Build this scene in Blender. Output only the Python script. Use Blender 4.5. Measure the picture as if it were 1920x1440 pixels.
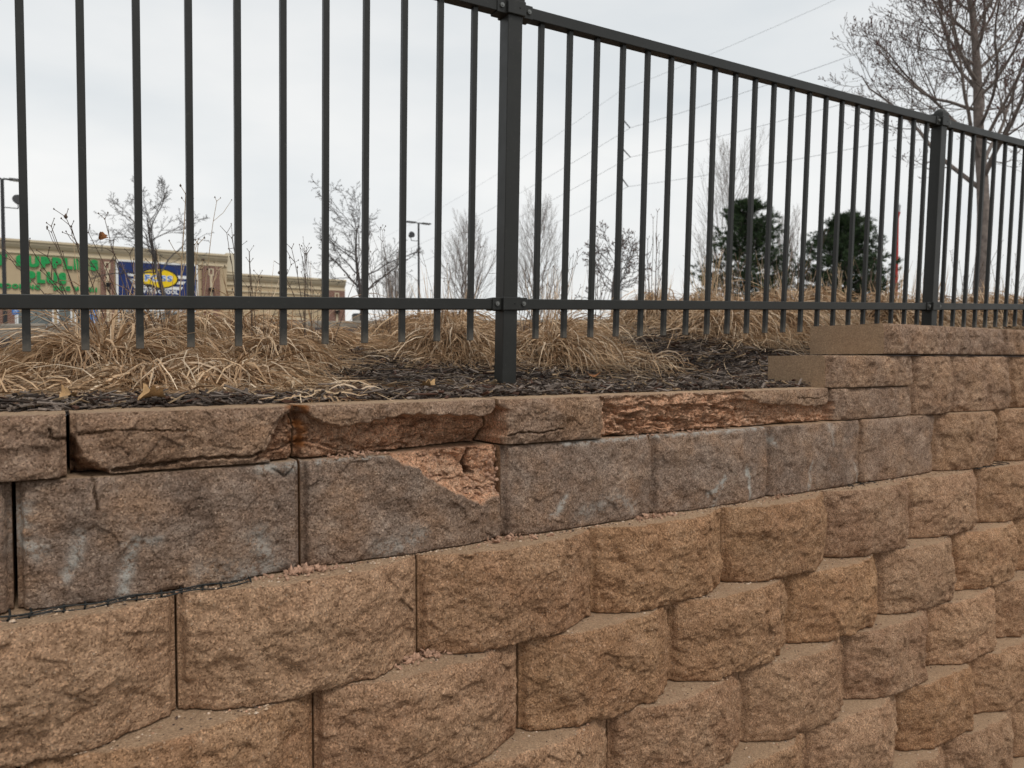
import bpy, bmesh, math, random
import numpy as np
from mathutils import Vector, Matrix, Quaternion

for o in list(bpy.data.objects):
    bpy.data.objects.remove(o)
SC = bpy.context.scene
COL = SC.collection
R = math.radians

# ------------------------------------------------------------------ camera, sky, sun, exposure
cam = bpy.data.cameras.new('camera')
cam.sensor_width = 36.0
cam.lens = 25.6
cam.clip_start = 0.05
cam.clip_end = 3000
cam.dof.use_dof = True
cam.dof.focus_distance = 1.7
cam.dof.aperture_fstop = 6.8
co = bpy.data.objects.new('camera', cam)
COL.objects.link(co)
co.location = (0.0, -1.39, 1.70)
co.rotation_euler = (R(90 - 1.85), 0, R(57.5 - 90))
SC.camera = co

SUN_EL, SUN_AZ = R(57), R(176)          # compass direction the light comes from (from +Y, clockwise)
world = bpy.data.worlds.new('World')
SC.world = world
world.use_nodes = True
nt = world.node_tree
nt.nodes.clear()
n_out = nt.nodes.new('ShaderNodeOutputWorld')
n_sky = nt.nodes.new('ShaderNodeTexSky')
n_sky.sky_type = 'NISHITA'
n_sky.sun_disc = False
n_sky.sun_elevation = SUN_EL
n_sky.sun_rotation = SUN_AZ
n_b1 = nt.nodes.new('ShaderNodeBackground')
n_b1.inputs['Strength'].default_value = 0.1
nt.links.new(n_sky.outputs[0], n_b1.inputs[0])
n_tc = nt.nodes.new('ShaderNodeTexCoord')
n_sep = nt.nodes.new('ShaderNodeSeparateXYZ')
nt.links.new(n_tc.outputs['Generated'], n_sep.inputs[0])
n_map = nt.nodes.new('ShaderNodeMapping')
n_map.inputs['Scale'].default_value = (1.6, 1.6, 5.0)
n_map.inputs['Location'].default_value = (6.69, 3.34, 1.58)
nt.links.new(n_tc.outputs['Generated'], n_map.inputs[0])
n_noise = nt.nodes.new('ShaderNodeTexNoise')
n_noise.inputs['Scale'].default_value = 1.5
n_noise.inputs['Detail'].default_value = 5
n_noise.inputs['Roughness'].default_value = 0.5
nt.links.new(n_map.outputs[0], n_noise.inputs['Vector'])
n_el = nt.nodes.new('ShaderNodeValToRGB')
n_el.color_ramp.elements[0].position = 0.02
n_el.color_ramp.elements[0].color = (0.86, 0.845, 0.82, 1)
n_el.color_ramp.elements[1].position = 0.50
n_el.color_ramp.elements[1].color = (0.73, 0.75, 0.765, 1)
e_ = n_el.color_ramp.elements.new(0.22)
e_.color = (0.86, 0.862, 0.855, 1)
nt.links.new(n_sep.outputs['Z'], n_el.inputs[0])
n_cl = nt.nodes.new('ShaderNodeValToRGB')
n_cl.color_ramp.elements[0].position = 0.3
n_cl.color_ramp.elements[0].color = (0.79, 0.825, 0.85, 1)
n_cl.color_ramp.elements[1].position = 0.68
n_cl.color_ramp.elements[1].color = (0.975, 0.973, 0.966, 1)
nt.links.new(n_noise.outputs['Fac'], n_cl.inputs[0])
n_mul = nt.nodes.new('ShaderNodeMixRGB')
n_mul.blend_type = 'MULTIPLY'
n_mul.inputs[0].default_value = 1.0
nt.links.new(n_el.outputs[0], n_mul.inputs[1])
nt.links.new(n_cl.outputs[0], n_mul.inputs[2])
n_b2 = nt.nodes.new('ShaderNodeBackground')
nt.links.new(n_mul.outputs[0], n_b2.inputs[0])
n_b2.inputs['Strength'].default_value = 1.0
n_mix = nt.nodes.new('ShaderNodeMixShader')
n_mix.inputs[0].default_value = 0.96         # overcast: cloud covers nearly all of the blue
nt.links.new(n_b1.outputs[0], n_mix.inputs[1])
nt.links.new(n_b2.outputs[0], n_mix.inputs[2])
nt.links.new(n_mix.outputs[0], n_out.inputs[0])

sl = bpy.data.lights.new('sun', 'SUN')
sl.energy = 1.5
sl.angle = R(18)
sl.color = (1.0, 0.96, 0.90)
so = bpy.data.objects.new('sun', sl)
COL.objects.link(so)
sd = Vector((math.sin(SUN_AZ) * math.cos(SUN_EL), math.cos(SUN_AZ) * math.cos(SUN_EL), math.sin(SUN_EL)))
so.rotation_euler = sd.to_track_quat('Z', 'Y').to_euler()
so.location = sd * 60

SC.view_settings.view_transform = 'Standard'
SC.view_settings.look = 'None'
SC.view_settings.exposure = 0.20
SC.view_settings.gamma = 1.0
SC.render.resolution_x, SC.render.resolution_y = 1024, 768

# ------------------------------------------------------------------ helpers
rng = np.random.default_rng(7)
random.seed(7)

def tag(o, label=None, cat=None, group=None, kind=None):
    if label: o['label'] = label
    if cat: o['category'] = cat
    if group: o['group'] = group
    if kind: o['kind'] = kind
    return o

def empty(name, loc=(0, 0, 0), rz=0.0):
    o = bpy.data.objects.new(name, None)
    o.empty_display_size = 0.1
    COL.objects.link(o)
    o.location = loc
    o.rotation_euler = (0, 0, rz)
    return o

def link(name, me, mat=None, parent=None, loc=None):
    o = bpy.data.objects.new(name, me)
    COL.objects.link(o)
    if mat is not None and len(me.materials) == 0:
        me.materials.append(mat)
    if loc is not None: o.location = loc
    if parent is not None:
        o.parent = parent
    return o

def npmesh(name, V, F, smooth=True, attrs=None, cols=None):
    """V (n,3), F (m,k) arrays -> mesh; attrs: point floats; cols: point colours"""
    me = bpy.data.meshes.new(name)
    V = np.asarray(V, dtype=np.float32); F = np.asarray(F, dtype=np.int32)
    k = F.shape[1]
    me.vertices.add(len(V)); me.vertices.foreach_set('co', V.ravel())
    me.loops.add(F.size); me.loops.foreach_set('vertex_index', F.ravel())
    me.polygons.add(len(F))
    me.polygons.foreach_set('loop_start', np.arange(0, F.size, k, dtype=np.int32))
    me.polygons.foreach_set('loop_total', np.full(len(F), k, dtype=np.int32))
    me.polygons.foreach_set('use_smooth', np.full(len(F), smooth, dtype=bool))
    if attrs:
        for n, a in attrs.items():
            at = me.attributes.new(n, 'FLOAT', 'POINT')
            at.data.foreach_set('value', np.asarray(a, dtype=np.float32))
    if cols is not None:
        at = me.color_attributes.new('tint', 'FLOAT_COLOR', 'POINT')
        c = np.ones((len(V), 4), dtype=np.float32); c[:, :3] = cols
        at.data.foreach_set('color', c.ravel())
    me.update(calc_edges=True)
    return me

class MB:
    """collects boxes / tubes / prisms into one mesh"""
    def __init__(s): s.bm = bmesh.new()
    def box(s, a, b, bev=0.0):
        x0, y0, z0 = a; x1, y1, z1 = b
        r = bmesh.ops.create_cube(s.bm, size=1.0)
        vs = r['verts']
        for v in vs:
            v.co = Vector(((x0 + x1) / 2 + v.co.x * (x1 - x0), (y0 + y1) / 2 + v.co.y * (y1 - y0), (z0 + z1) / 2 + v.co.z * (z1 - z0)))
        if bev > 0:
            es = list({e for v in vs for e in v.link_edges})
            bmesh.ops.bevel(s.bm, geom=es, offset=bev, segments=2, affect='EDGES', profile=0.5)
        return s
    def tube(s, p, q, r0, r1=None, n=8, caps=True):
        p = Vector(p); q = Vector(q); r1 = r0 if r1 is None else r1
        d = (q - p); L = d.length
        if L < 1e-9: return s
        qt = d.to_track_quat('Z', 'Y').to_matrix()
        A = []; B = []
        for i in range(n):
            a = 2 * math.pi * i / n
            c = Vector((math.cos(a), math.sin(a), 0))
            A.append(s.bm.verts.new(p + qt @ (c * r0))); B.append(s.bm.verts.new(q + qt @ (c * r1)))
        for i in range(n):
            j = (i + 1) % n
            s.bm.faces.new((A[i], A[j], B[j], B[i]))
        if caps:
            s.bm.faces.new(A[::-1]); s.bm.faces.new(B)
        return s
    def prism(s, pts, y0, y1):
        """polygon in XZ extruded along Y"""
        A = [s.bm.verts.new((x, y0, z)) for x, z in pts]
        B = [s.bm.verts.new((x, y1, z)) for x, z in pts]
        n = len(pts)
        s.bm.faces.new(A); s.bm.faces.new(B[::-1])
        for i in range(n):
            j = (i + 1) % n
            s.bm.faces.new((A[j], A[i], B[i], B[j]))
        return s
    def extrude_x(s, pts, x0, x1):
        """profile in YZ extruded along X"""
        A = [s.bm.verts.new((x0, y, z)) for y, z in pts]
        B = [s.bm.verts.new((x1, y, z)) for y, z in pts]
        n = len(pts)
        s.bm.faces.new(A); s.bm.faces.new(B[::-1])
        for i in range(n):
            j = (i + 1) % n
            s.bm.faces.new((A[j], A[i], B[i], B[j]))
        return s
    def mesh(s, name, smooth=False, xf=None):
        if xf:
            for v in s.bm.verts: v.co = xf(v.co)
        bmesh.ops.recalc_face_normals(s.bm, faces=s.bm.faces[:])
        me = bpy.data.meshes.new(name)
        s.bm.to_mesh(me); s.bm.free()
        if smooth:
            for p in me.polygons: p.use_smooth = True
        return me
    def build(s, name, mat, parent=None, loc=None, smooth=False, xf=None):
        return link(name, s.mesh(name, smooth, xf), mat, parent, loc)

# ---- 2D gradient noise
def _h(ix, iy, s):
    h = (ix.astype(np.int64) * 374761393 + iy.astype(np.int64) * 668265263 + int(s) * 974634777) & 0xffffffff
    h = ((h ^ (h >> 13)) * 1274126177) & 0xffffffff
    return (h ^ (h >> 16)) & 0xffff
def perlin(x, y, s=0):
    ix = np.floor(x); iy = np.floor(y); fx = x - ix; fy = y - iy
    def g(dx, dy):
        a = _h(ix + dx, iy + dy, s) * (2 * np.pi / 65536.0)
        return np.cos(a) * (fx - dx) + np.sin(a) * (fy - dy)
    u = fx * fx * fx * (fx * (fx * 6 - 15) + 10); v = fy * fy * fy * (fy * (fy * 6 - 15) + 10)
    a = g(0, 0); b = g(1, 0); c = g(0, 1); d = g(1, 1)
    return ((a + (b - a) * u) + ((c + (d - c) * u) - (a + (b - a) * u)) * v) * 1.4
def fbm(x, y, o=4, s=0, gain=0.5):
    t = 0; a = 1.0; f = 1.0
    for i in range(o):
        t = t + a * perlin(x * f + 17.3 * i, y * f - 9.1 * i, s + i); a *= gain; f *= 2.03
    return t
def ridged(x, y, o=3, s=0):
    t = 0; a = 1.0; f = 1.0
    for i in range(o):
        t = t + a * (1 - 2 * np.abs(perlin(x * f + 5.3 * i, y * f + 2.1 * i, s + i))); a *= 0.5; f *= 2.1
    return t
def sst(x, a, b):
    t = np.clip((x - a) / (b - a), 0, 1)
    return t * t * (3 - 2 * t)
def seg_dist(px, py, pts):
    d = np.full(px.shape, 1e9)
    for (ax, ay), (bx, by) in zip(pts[:-1], pts[1:]):
        vx, vy = bx - ax, by - ay
        t = np.clip(((px - ax) * vx + (py - ay) * vy) / (vx * vx + vy * vy + 1e-12), 0, 1)
        d = np.minimum(d, np.hypot(px - ax - t * vx, py - ay - t * vy))
    return d
def poly_sd(px, py, pts):
    """positive inside"""
    d = seg_dist(px, py, pts + pts[:1])
    ins = np.zeros(px.shape, bool)
    for (ax, ay), (bx, by) in zip(pts, pts[1:] + pts[:1]):
        if ay == by: continue
        c = ((ay > py) != (by > py)) & (px < (bx - ax) * (py - ay) / (by - ay) + ax)
        ins ^= c
    return np.where(ins, d, -d)

def facets(x, y, f, s):
    """cells of tilted planes (about -1..1), broken at the cell borders"""
    u = x * f; v = y * f; iu = np.floor(u); iv = np.floor(v)
    best = np.full(x.shape, 1e9); out = np.zeros(x.shape)
    for dx in (-1, 0, 1):
        for dy in (-1, 0, 1):
            cx = iu + dx; cy = iv + dy
            jx = cx + _h(cx, cy, s) / 65536.0; jy = cy + _h(cx, cy, s + 1) / 65536.0
            d = (u - jx) ** 2 + (v - jy) ** 2
            hh = _h(cx, cy, s + 2) / 32768.0 - 1; gx = _h(cx, cy, s + 3) / 32768.0 - 1; gy = _h(cx, cy, s + 4) / 32768.0 - 1
            val = 0.5 * hh + 0.55 * (gx * (u - jx) + gy * (v - jy))
            m = d < best
            out = np.where(m, val, out); best = np.where(m, d, best)
    return out

# ------------------------------------------------------------------ materials
class NT:
    def __init__(s, name):
        s.m = bpy.data.materials.new(name); s.m.use_nodes = True
        s.t = s.m.node_tree; s.t.nodes.clear()
        s.out = s.n('ShaderNodeOutputMaterial'); s.b = s.n('ShaderNodeBsdfPrincipled')
        s.l(s.b.outputs[0], s.out.inputs[0])
    def n(s, t, **k):
        nd = s.t.nodes.new(t)
        for a, b in k.items(): setattr(nd, a, b)
        return nd
    def l(s, a, b): s.t.links.new(a, b)
    def set(s, **k):
        for a, b in k.items(): s.b.inputs[a.replace('_', ' ')].default_value = b
        return s
    def pos(s): return s.n('ShaderNodeNewGeometry').outputs['Position']
    def noise(s, vec, scale, detail=3, rough=0.5, out='Fac', dist=0.0):
        nd = s.n('ShaderNodeTexNoise'); nd.inputs['Scale'].default_value = scale
        nd.inputs['Detail'].default_value = detail; nd.inputs['Roughness'].default_value = rough
        nd.inputs['Distortion'].default_value = dist
        s.l(vec, nd.inputs['Vector']); return nd.outputs[out]
    def ramp(s, fac, stops):
        nd = s.n('ShaderNodeValToRGB'); cr = nd.color_ramp
        while len(cr.elements) < len(stops): cr.elements.new(0.5)
        for e, (p, c) in zip(cr.elements, stops):
            e.position = p; e.color = (c[0], c[1], c[2], 1) if not isinstance(c, (int, float)) else (c, c, c, 1)
        s.l(fac, nd.inputs[0]); return nd.outputs[0]
    def mix(s, f, a, b, mode='MIX'):
        nd = s.n('ShaderNodeMixRGB'); nd.blend_type = mode
        for v, i in ((f, 0), (a, 1), (b, 2)):
            if isinstance(v, (int, float)): nd.inputs[i].default_value = v if i == 0 else (v, v, v, 1)
            elif isinstance(v, tuple): nd.inputs[i].default_value = (*v, 1)
            else: s.l(v, nd.inputs[i])
        return nd.outputs[0]
    def math(s, op, a, b=None):
        nd = s.n('ShaderNodeMath'); nd.operation = op
        for v, i in ((a, 0), (b, 1)):
            if v is None: continue
            if isinstance(v, (int, float)): nd.inputs[i].default_value = v
            else: s.l(v, nd.inputs[i])
        return nd.outputs[0]
    def attr(s, name, out='Fac'):
        nd = s.n('ShaderNodeAttribute'); nd.attribute_name = name; return nd.outputs[out]
    def bump(s, h, strength, dist):
        nd = s.n('ShaderNodeBump'); nd.inputs['Strength'].default_value = strength; nd.inputs['Distance'].default_value = dist
        s.l(h, nd.inputs['Height']); s.l(nd.outputs[0], s.b.inputs['Normal'])
    def col(s, c):
        if isinstance(c, tuple): s.b.inputs['Base Color'].default_value = (*c, 1)
        else: s.l(c, s.b.inputs['Base Color'])
        return s

def plain(name, c, rough=0.7, var=0.12, scale=6.0, spec=0.3, metal=0.0, bump=0.0):
    t = NT(name); p = t.pos()
    nz = t.noise(p, scale, 4, 0.6)
    lo = tuple(x * (1 - var) for x in c); hi = tuple(min(1, x * (1 + var)) for x in c)
    t.col(t.ramp(nz, [(0.3, lo), (0.7, hi)]))
    t.set(Roughness=rough, Metallic=metal); t.b.inputs['Specular IOR Level'].default_value = spec
    if bump: t.bump(t.noise(p, scale * 8, 4), bump, 0.01)
    return t.m

def mat_block():
    t = NT('split_face_concrete'); p = t.pos()
    rnd = t.n('ShaderNodeObjectInfo').outputs['Random']
    big = t.noise(p, 7, 4, 0.6)
    mid = t.noise(p, 30, 6, 0.72)
    fine = t.noise(p, 230, 4, 0.8)
    c = t.ramp(mid, [(0.26, (0.275, 0.157, 0.087)), (0.45, (0.430, 0.258, 0.152)), (0.60, (0.525, 0.328, 0.202)), (0.78, (0.62, 0.415, 0.272))])
    # large patches drift from reddish brown to sand
    c = t.mix(t.math('MULTIPLY', t.ramp(big, [(0.38, 0.0), (0.66, 1.0)]), 0.55), c, t.mix(1.0, c, (0.80, 0.66, 0.60), 'MULTIPLY'))
    c = t.mix(t.math('MULTIPLY', rnd, 0.25), c, (0.50, 0.335, 0.212))
    hs = t.n('ShaderNodeHueSaturation'); t.l(c, hs.inputs['Color'])
    t.l(t.math('ADD', 0.89, t.math('MULTIPLY', t.math('FRACT', t.math('MULTIPLY', rnd, 7.31)), 0.20)), hs.inputs['Value'])
    t.l(t.math('ADD', 0.98, t.math('MULTIPLY', t.math('FRACT', t.math('MULTIPLY', rnd, 3.17)), 0.12)), hs.inputs['Saturation'])
    c = hs.outputs[0]
    # weathered grey blocks
    grey = t.attr('grey')
    gcol = t.ramp(mid, [(0.28, (0.195, 0.132, 0.098)), (0.46, (0.290, 0.210, 0.162)), (0.62, (0.37, 0.282, 0.225)), (0.80, (0.52, 0.42, 0.345))])
    gcol = t.mix(t.math('MULTIPLY', t.ramp(t.noise(p, 11, 4, 0.6), [(0.48, 0.0), (0.68, 1.0)]), 0.5), gcol, (0.41, 0.25, 0.158))
    gcol = t.mix(t.math('MULTIPLY', t.ramp(t.noise(p, 8, 6, 0.65), [(0.47, 0.0), (0.62, 1.0)]), 0.6), gcol, t.mix(1.0, gcol, (0.56, 0.53, 0.52), 'MULTIPLY'))
    gm = t.math('MULTIPLY', grey, t.ramp(big, [(0.25, 0.6), (0.55, 1.0)]))
    c = t.mix(gm, c, gcol)
    # sand grains and dark pits
    gr = t.n('ShaderNodeTexVoronoi'); gr.inputs['Scale'].default_value = 190; t.l(p, gr.inputs['Vector'])
    cr = t.n('ShaderNodeSeparateColor'); t.l(gr.outputs['Color'], cr.inputs[0])
    pick = t.math('MULTIPLY', t.ramp(cr.outputs[0], [(0.88, 0.0), (0.96, 1.0)]), t.ramp(gr.outputs['Distance'], [(0.15, 1.0), (0.45, 0.0)]))
    c = t.mix(t.math('MULTIPLY', pick, 0.5), c, (0.66, 0.53, 0.41))
    # smooth cast faces; their paleness also paints light from above onto the ledges
    cast = t.attr('cast')
    cc = t.ramp(fine, [(0.30, (0.40, 0.268, 0.168)), (0.52, (0.53, 0.368, 0.238)), (0.75, (0.62, 0.455, 0.31))])
    cc = t.mix(t.math('MULTIPLY', t.ramp(t.noise(p, 16, 5, 0.7), [(0.40, 0.0), (0.70, 1.0)]), 0.45), cc, (0.35, 0.24, 0.155))
    c = t.mix(t.math('MULTIPLY', cast, 0.88), c, cc)
    # crumbled interior
    raw = t.attr('raw')
    rn = t.noise(p, 62, 6, 0.75)
    mp = t.n('ShaderNodeMapping'); mp.inputs['Scale'].default_value = (9, 9, 42); t.l(p, mp.inputs[0])
    strat = t.noise(mp.outputs[0], 1.0, 5, 0.7, dist=0.6)
    rc = t.ramp(rn, [(0.26, (0.42, 0.195, 0.100)), (0.42, (0.66, 0.355, 0.212)), (0.58, (0.77, 0.465, 0.300)), (0.76, (0.82, 0.57, 0.41))])
    rc = t.mix(t.ramp(strat, [(0.46, 0.0), (0.66, 0.4)]), rc, t.mix(1.0, rc, (0.66, 0.62, 0.58), 'MULTIPLY'))
    rc = t.mix(t.ramp(t.noise(p, 19, 4, 0.6), [(0.45, 0.0), (0.68, 0.75)]), rc, t.mix(1.0, rc, (0.82, 0.92, 1.0), 'MULTIPLY'))
    c = t.mix(raw, c, rc)
    gv = t.n('ShaderNodeTexVoronoi'); gv.inputs['Scale'].default_value = 330; t.l(p, gv.inputs['Vector'])
    gs = t.n('ShaderNodeSeparateColor'); t.l(gv.outputs['Color'], gs.inputs[0])
    gf = t.math('SUBTRACT', 1.0, t.math('MULTIPLY', cast, 0.65))
    c = t.mix(gf, c, t.mix(1.0, c, t.ramp(gs.outputs[1], [(0.0, (0.52, 0.49, 0.46)), (0.30, (0.90, 0.89, 0.88)), (0.75, (1.10, 1.10, 1.10)), (1.0, (1.55, 1.52, 1.48))]), 'MULTIPLY'))
    c = t.mix(t.math('MULTIPLY', gf, t.ramp(fine, [(0.36, 0.75), (0.47, 0.0)])), c, t.mix(1.0, c, (0.40, 0.36, 0.33), 'MULTIPLY'))
    darken = t.attr('darken')
    c = t.mix(darken, c, t.mix(1.0, c, (0.46, 0.42, 0.38), 'MULTIPLY'))  # darker in cracks, fissures, the slot and the weathered left part
    c = t.mix(t.attr('rust'), c, (0.26, 0.085, 0.016))
    # lime bloom
    wn = t.noise(p, 70, 6, 0.8)
    w = t.math('MULTIPLY', t.attr('white'), t.ramp(wn, [(0.43, 0.0), (0.54, 0.85)]))
    c = t.mix(w, c, (0.56, 0.54, 0.49))
    t.col(c).set(Roughness=0.95); t.b.inputs['Specular IOR Level'].default_value = 0.12
    h = t.mix(0.55, t.noise(p, 70, 6, 0.75), t.noise(p, 290, 4, 0.8))
    t.bump(h, 1.0, 0.011)
    return t.m

def mat_tint(name, rough=0.8, spec=0.2, bump=0.0, scale=200, transl=0.0):
    t = NT(name); p = t.pos()
    c = t.attr('tint', 'Color')
    c = t.mix(0.55, c, t.mix(1.0, c, t.ramp(t.noise(p, scale, 3, 0.6), [(0.3, 0.45), (0.7, 1.35)]), 'MULTIPLY'))
    t.col(c).set(Roughness=rough); t.b.inputs['Specular IOR Level'].default_value = spec
    if bump: t.bump(t.noise(p, scale * 2, 3), bump, 0.002)
    if transl:
        tr = t.n('ShaderNodeBsdfTranslucent'); t.l(c, tr.inputs[0])
        mx = t.n('ShaderNodeMixShader'); mx.inputs[0].default_value = transl
        t.l(t.b.outputs[0], mx.inputs[1]); t.l(tr.outputs[0], mx.inputs[2]); t.l(mx.outputs[0], t.out.inputs[0])
    return t.m

def mat_metal(dusty=False):
    t = NT('dusty_picket_metal' if dusty else 'powder_coated_metal'); p = t.pos()
    n = t.noise(p, 14, 5, 0.65)
    sc = t.noise(p, 90, 4, 0.7)
    c = t.ramp(n, [(0.3, (0.019, 0.019, 0.017)), (0.7, (0.026, 0.026, 0.0235))])
    c = t.mix(t.ramp(sc, [(0.62, 0.0), (0.75, 0.35)]), c, (0.12, 0.115, 0.10))
    if dusty:      # soil splashed on the picket feet
        gz_ = t.n('ShaderNodeSeparateXYZ'); t.l(t.n('ShaderNodeTexCoord').outputs['Generated'], gz_.inputs[0])
        up = t.math('ADD', gz_.outputs[2], t.math('MULTIPLY', t.math('SUBTRACT', sc, 0.5), 0.05))
        c = t.mix(t.ramp(up, [(0.005, 0.55), (0.040, 0.0)]), c, (0.16, 0.14, 0.115))
    t.col(c).set(Roughness=0.42); t.b.inputs['Specular IOR Level'].default_value = 0.32
    t.l(t.ramp(n, [(0.3, 0.36), (0.7, 0.52)]), t.b.inputs['Roughness'])
    t.bump(t.noise(p, 320, 2), 0.08, 0.001)
    return t.m

def mat_brick():
    t = NT('brick_veneer'); p = t.pos()
    mp = t.n('ShaderNodeMapping'); mp.inputs['Rotation'].default_value = (R(90), 0, 0); t.l(p, mp.inputs[0])
    b = t.n('ShaderNodeTexBrick'); b.inputs['Scale'].default_value = 1.0
    b.inputs['Brick Width'].default_value = 0.30; b.inputs['Row Height'].default_value = 0.10; b.inputs['Mortar Size'].default_value = 0.012
    b.inputs['Color1'].default_value = (0.16, 0.060, 0.038, 1); b.inputs['Color2'].default_value = (0.22, 0.095, 0.060, 1); b.inputs['Mortar'].default_value = (0.30, 0.24, 0.20, 1)
    t.l(mp.outputs[0], b.inputs['Vector'])
    t.col(b.outputs[0]).set(Roughness=0.9)
    return t.m

M = dict(
    block=mat_block(), metal=mat_metal(), metal_picket=mat_metal(True), brick=mat_brick(),
    mulch=mat_tint('wood_mulch', 0.85, 0.2, 0.6, 260), straw=mat_tint('dead_grass', 0.7, 0.25, 0, 60, 0.18),
    twig=plain('twig_bark', (0.105, 0.072, 0.052), 0.8, 0.35, 30), bark=plain('grey_bark', (0.19, 0.155, 0.135), 0.9, 0.35, 12, bump=0.5),
    bark_dark=plain('dark_bark', (0.085, 0.073, 0.068), 0.9, 0.3, 8), bud=plain('bud', (0.125, 0.060, 0.050), 0.8, 0.3, 40),
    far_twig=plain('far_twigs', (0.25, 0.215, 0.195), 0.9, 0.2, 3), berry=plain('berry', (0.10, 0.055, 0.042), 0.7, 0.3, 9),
    grit=mat_tint('grit', 0.95, 0.1, 0, 300), needle=mat_tint('pine_needles', 0.7, 0.2, 0, 20, 0.1),
    stucco=plain('tan_stucco', (0.50, 0.385, 0.245), 0.9, 0.05, 0.7), trim=plain('cream_trim', (0.60, 0.50, 0.35), 0.85, 0.04, 0.8),
    pale=plain('pale_stucco', (0.62, 0.55, 0.42), 0.9, 0.04, 0.8),
    white=plain('white_paint', (0.78, 0.78, 0.77), 0.5, 0.03, 2), green=plain('green_letter', (0.015, 0.30, 0.075), 0.4, 0.05, 2),
    blue=plain('blue_panel', (0.012, 0.030, 0.135), 0.4, 0.05, 1), yellow=plain('yellow_panel', (0.85, 0.58, 0.010), 0.4, 0.03, 2),
    lightblue=plain('light_blue', (0.03, 0.18, 0.58), 0.4, 0.03, 2), black=plain('black_paint', (0.012, 0.012, 0.012), 0.5, 0.1, 4),
    sign_blue=plain('sign_blue', (0.03, 0.17, 0.50), 0.4, 0.05, 3), glass=plain('shop_glass', (0.10, 0.115, 0.11), 0.08, 0.5, 0.35, spec=0.5),
    asphalt=plain('asphalt', (0.080, 0.078, 0.074), 0.95, 0.2, 3, bump=0.5), kerb=plain('kerb_concrete', (0.235, 0.205, 0.168), 0.95, 0.2, 9, bump=0.4),
    soil=plain('mulch_bed', (0.040, 0.029, 0.025), 0.95, 0.5, 40, bump=1.0), walk=plain('paving', (0.17, 0.155, 0.135), 0.9, 0.2, 4, bump=0.4),
    lamp=plain('dark_lamp_metal', (0.035, 0.035, 0.037), 0.5, 0.1, 2), galv=plain('weathered_steel', (0.42, 0.43, 0.44), 0.6, 0.06, 0.3),
    wire=plain('grey_cable', (0.34, 0.35, 0.36), 0.7, 0.03, 0.1), red=plain('red_paint', (0.42, 0.030, 0.022), 0.5, 0.1, 3),  # wire: grey tone paints in the fading with distance
    orange=plain('orange_plastic', (0.75, 0.18, 0.02), 0.5, 0.1, 3), geogrid=plain('black_geogrid', (0.022, 0.023, 0.022), 0.55, 0.3, 40),
    bolt=plain('zinc_bolt', (0.20, 0.20, 0.19), 0.38, 0.3, 90, metal=0.7), crumb=plain('concrete_crumb', (0.55, 0.335, 0.228), 0.95, 0.35, 160, bump=0.6),
    leaf=plain('dry_leaf', (0.40, 0.245, 0.115), 0.75, 0.35, 60, bump=0.4), leaf_red=plain('rust_leaf', (0.26, 0.105, 0.035), 0.75, 0.35, 60, bump=0.4),
    lens=plain('lamp_lens', (0.75, 0.75, 0.74), 0.2, 0.02, 3),
)

# ------------------------------------------------------------------ terrain
def g(X, Y):
    """level of the mulch bed above the wall"""
    X = np.asarray(X, float); Y = np.asarray(Y, float)
    xs = np.clip(X, -5, 12) - 1.2
    z = 1.605 + 0.011 * sst(Y, 0.03, 0.13) - 0.012 * sst(Y, 0.25, 0.5)
    z = z + 0.037 * xs * sst(Y, 0.35, 1.0) + 0.039 * np.maximum(Y - 0.6, 0) + 0.10 * sst(Y, 0.40, 1.20)
    z = z + 0.075 * sst(X, 1.75, 2.7) * sst(Y, 0.16, 0.55)
    z = z + 0.006 * fbm(X * 4, Y * 4, 3, 5) * sst(Y, 0.1, 0.4) + 0.02 * perlin(X * 0.9, Y * 0.9, 8) * sst(Y, 0.6, 1.4)
    return z
def lot(X, Y):
    X = np.asarray(X, float); Y = np.asarray(Y, float)
    xs = (np.clip(X, -5, 12) - 3.1) * (1 - sst(Y, 10, 40))
    return 2.055 + 0.037 * xs + 0.0226 * (np.clip(Y, 7.3, 62) - 7.3)
def gz(x, y): return float(g(x, y)) if y < 7.3 else float(lot(x, y))

def sheet(name, xs, ys, fz, mat, jitter=0):
    X, Y = np.meshgrid(xs, ys)
    Z = fz(X, Y)
    nx, ny = len(xs), len(ys)
    V = np.stack([X.ravel(), Y.ravel(), Z.ravel()], 1)
    i = np.arange(nx * ny).reshape(ny, nx)
    F = np.stack([i[:-1, :-1].ravel(), i[:-1, 1:].ravel(), i[1:, 1:].ravel(), i[1:, :-1].ravel()], 1)
    o = link(name, npmesh(name, V, F), mat)
    return tag(o, kind='structure')

xs = np.unique(np.concatenate([np.linspace(-60, -3, 20), np.linspace(-3, 9, 241), np.linspace(9, 90, 30)]))
ys = np.unique(np.concatenate([np.linspace(0.06, 2.5, 80), np.linspace(2.5, 7.3, 40)]))
sheet('planting_bed', xs, ys, lambda X, Y: g(X, Y), M['soil'])
sheet('parking_lot', np.concatenate([np.linspace(-400, -20, 12), np.linspace(-18, 60, 40), np.linspace(70, 600, 14)]),
      np.concatenate([np.linspace(7.42, 62, 40), np.linspace(70, 900, 10)]), lot, M['asphalt'])
sheet('ground', np.linspace(-400, 600, 40), np.linspace(-400, 0.2, 40), lambda X, Y: X * 0, M['walk'])
# earth held back by the wall
mb = MB(); mb.box((-60, 0.305, -0.2), (2.55, 0.40, 1.585)); mb.box((2.551, 0.306, -0.2), (90, 0.40, 1.70))
tag(mb.build('backfill', M['soil']), kind='structure')
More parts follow.
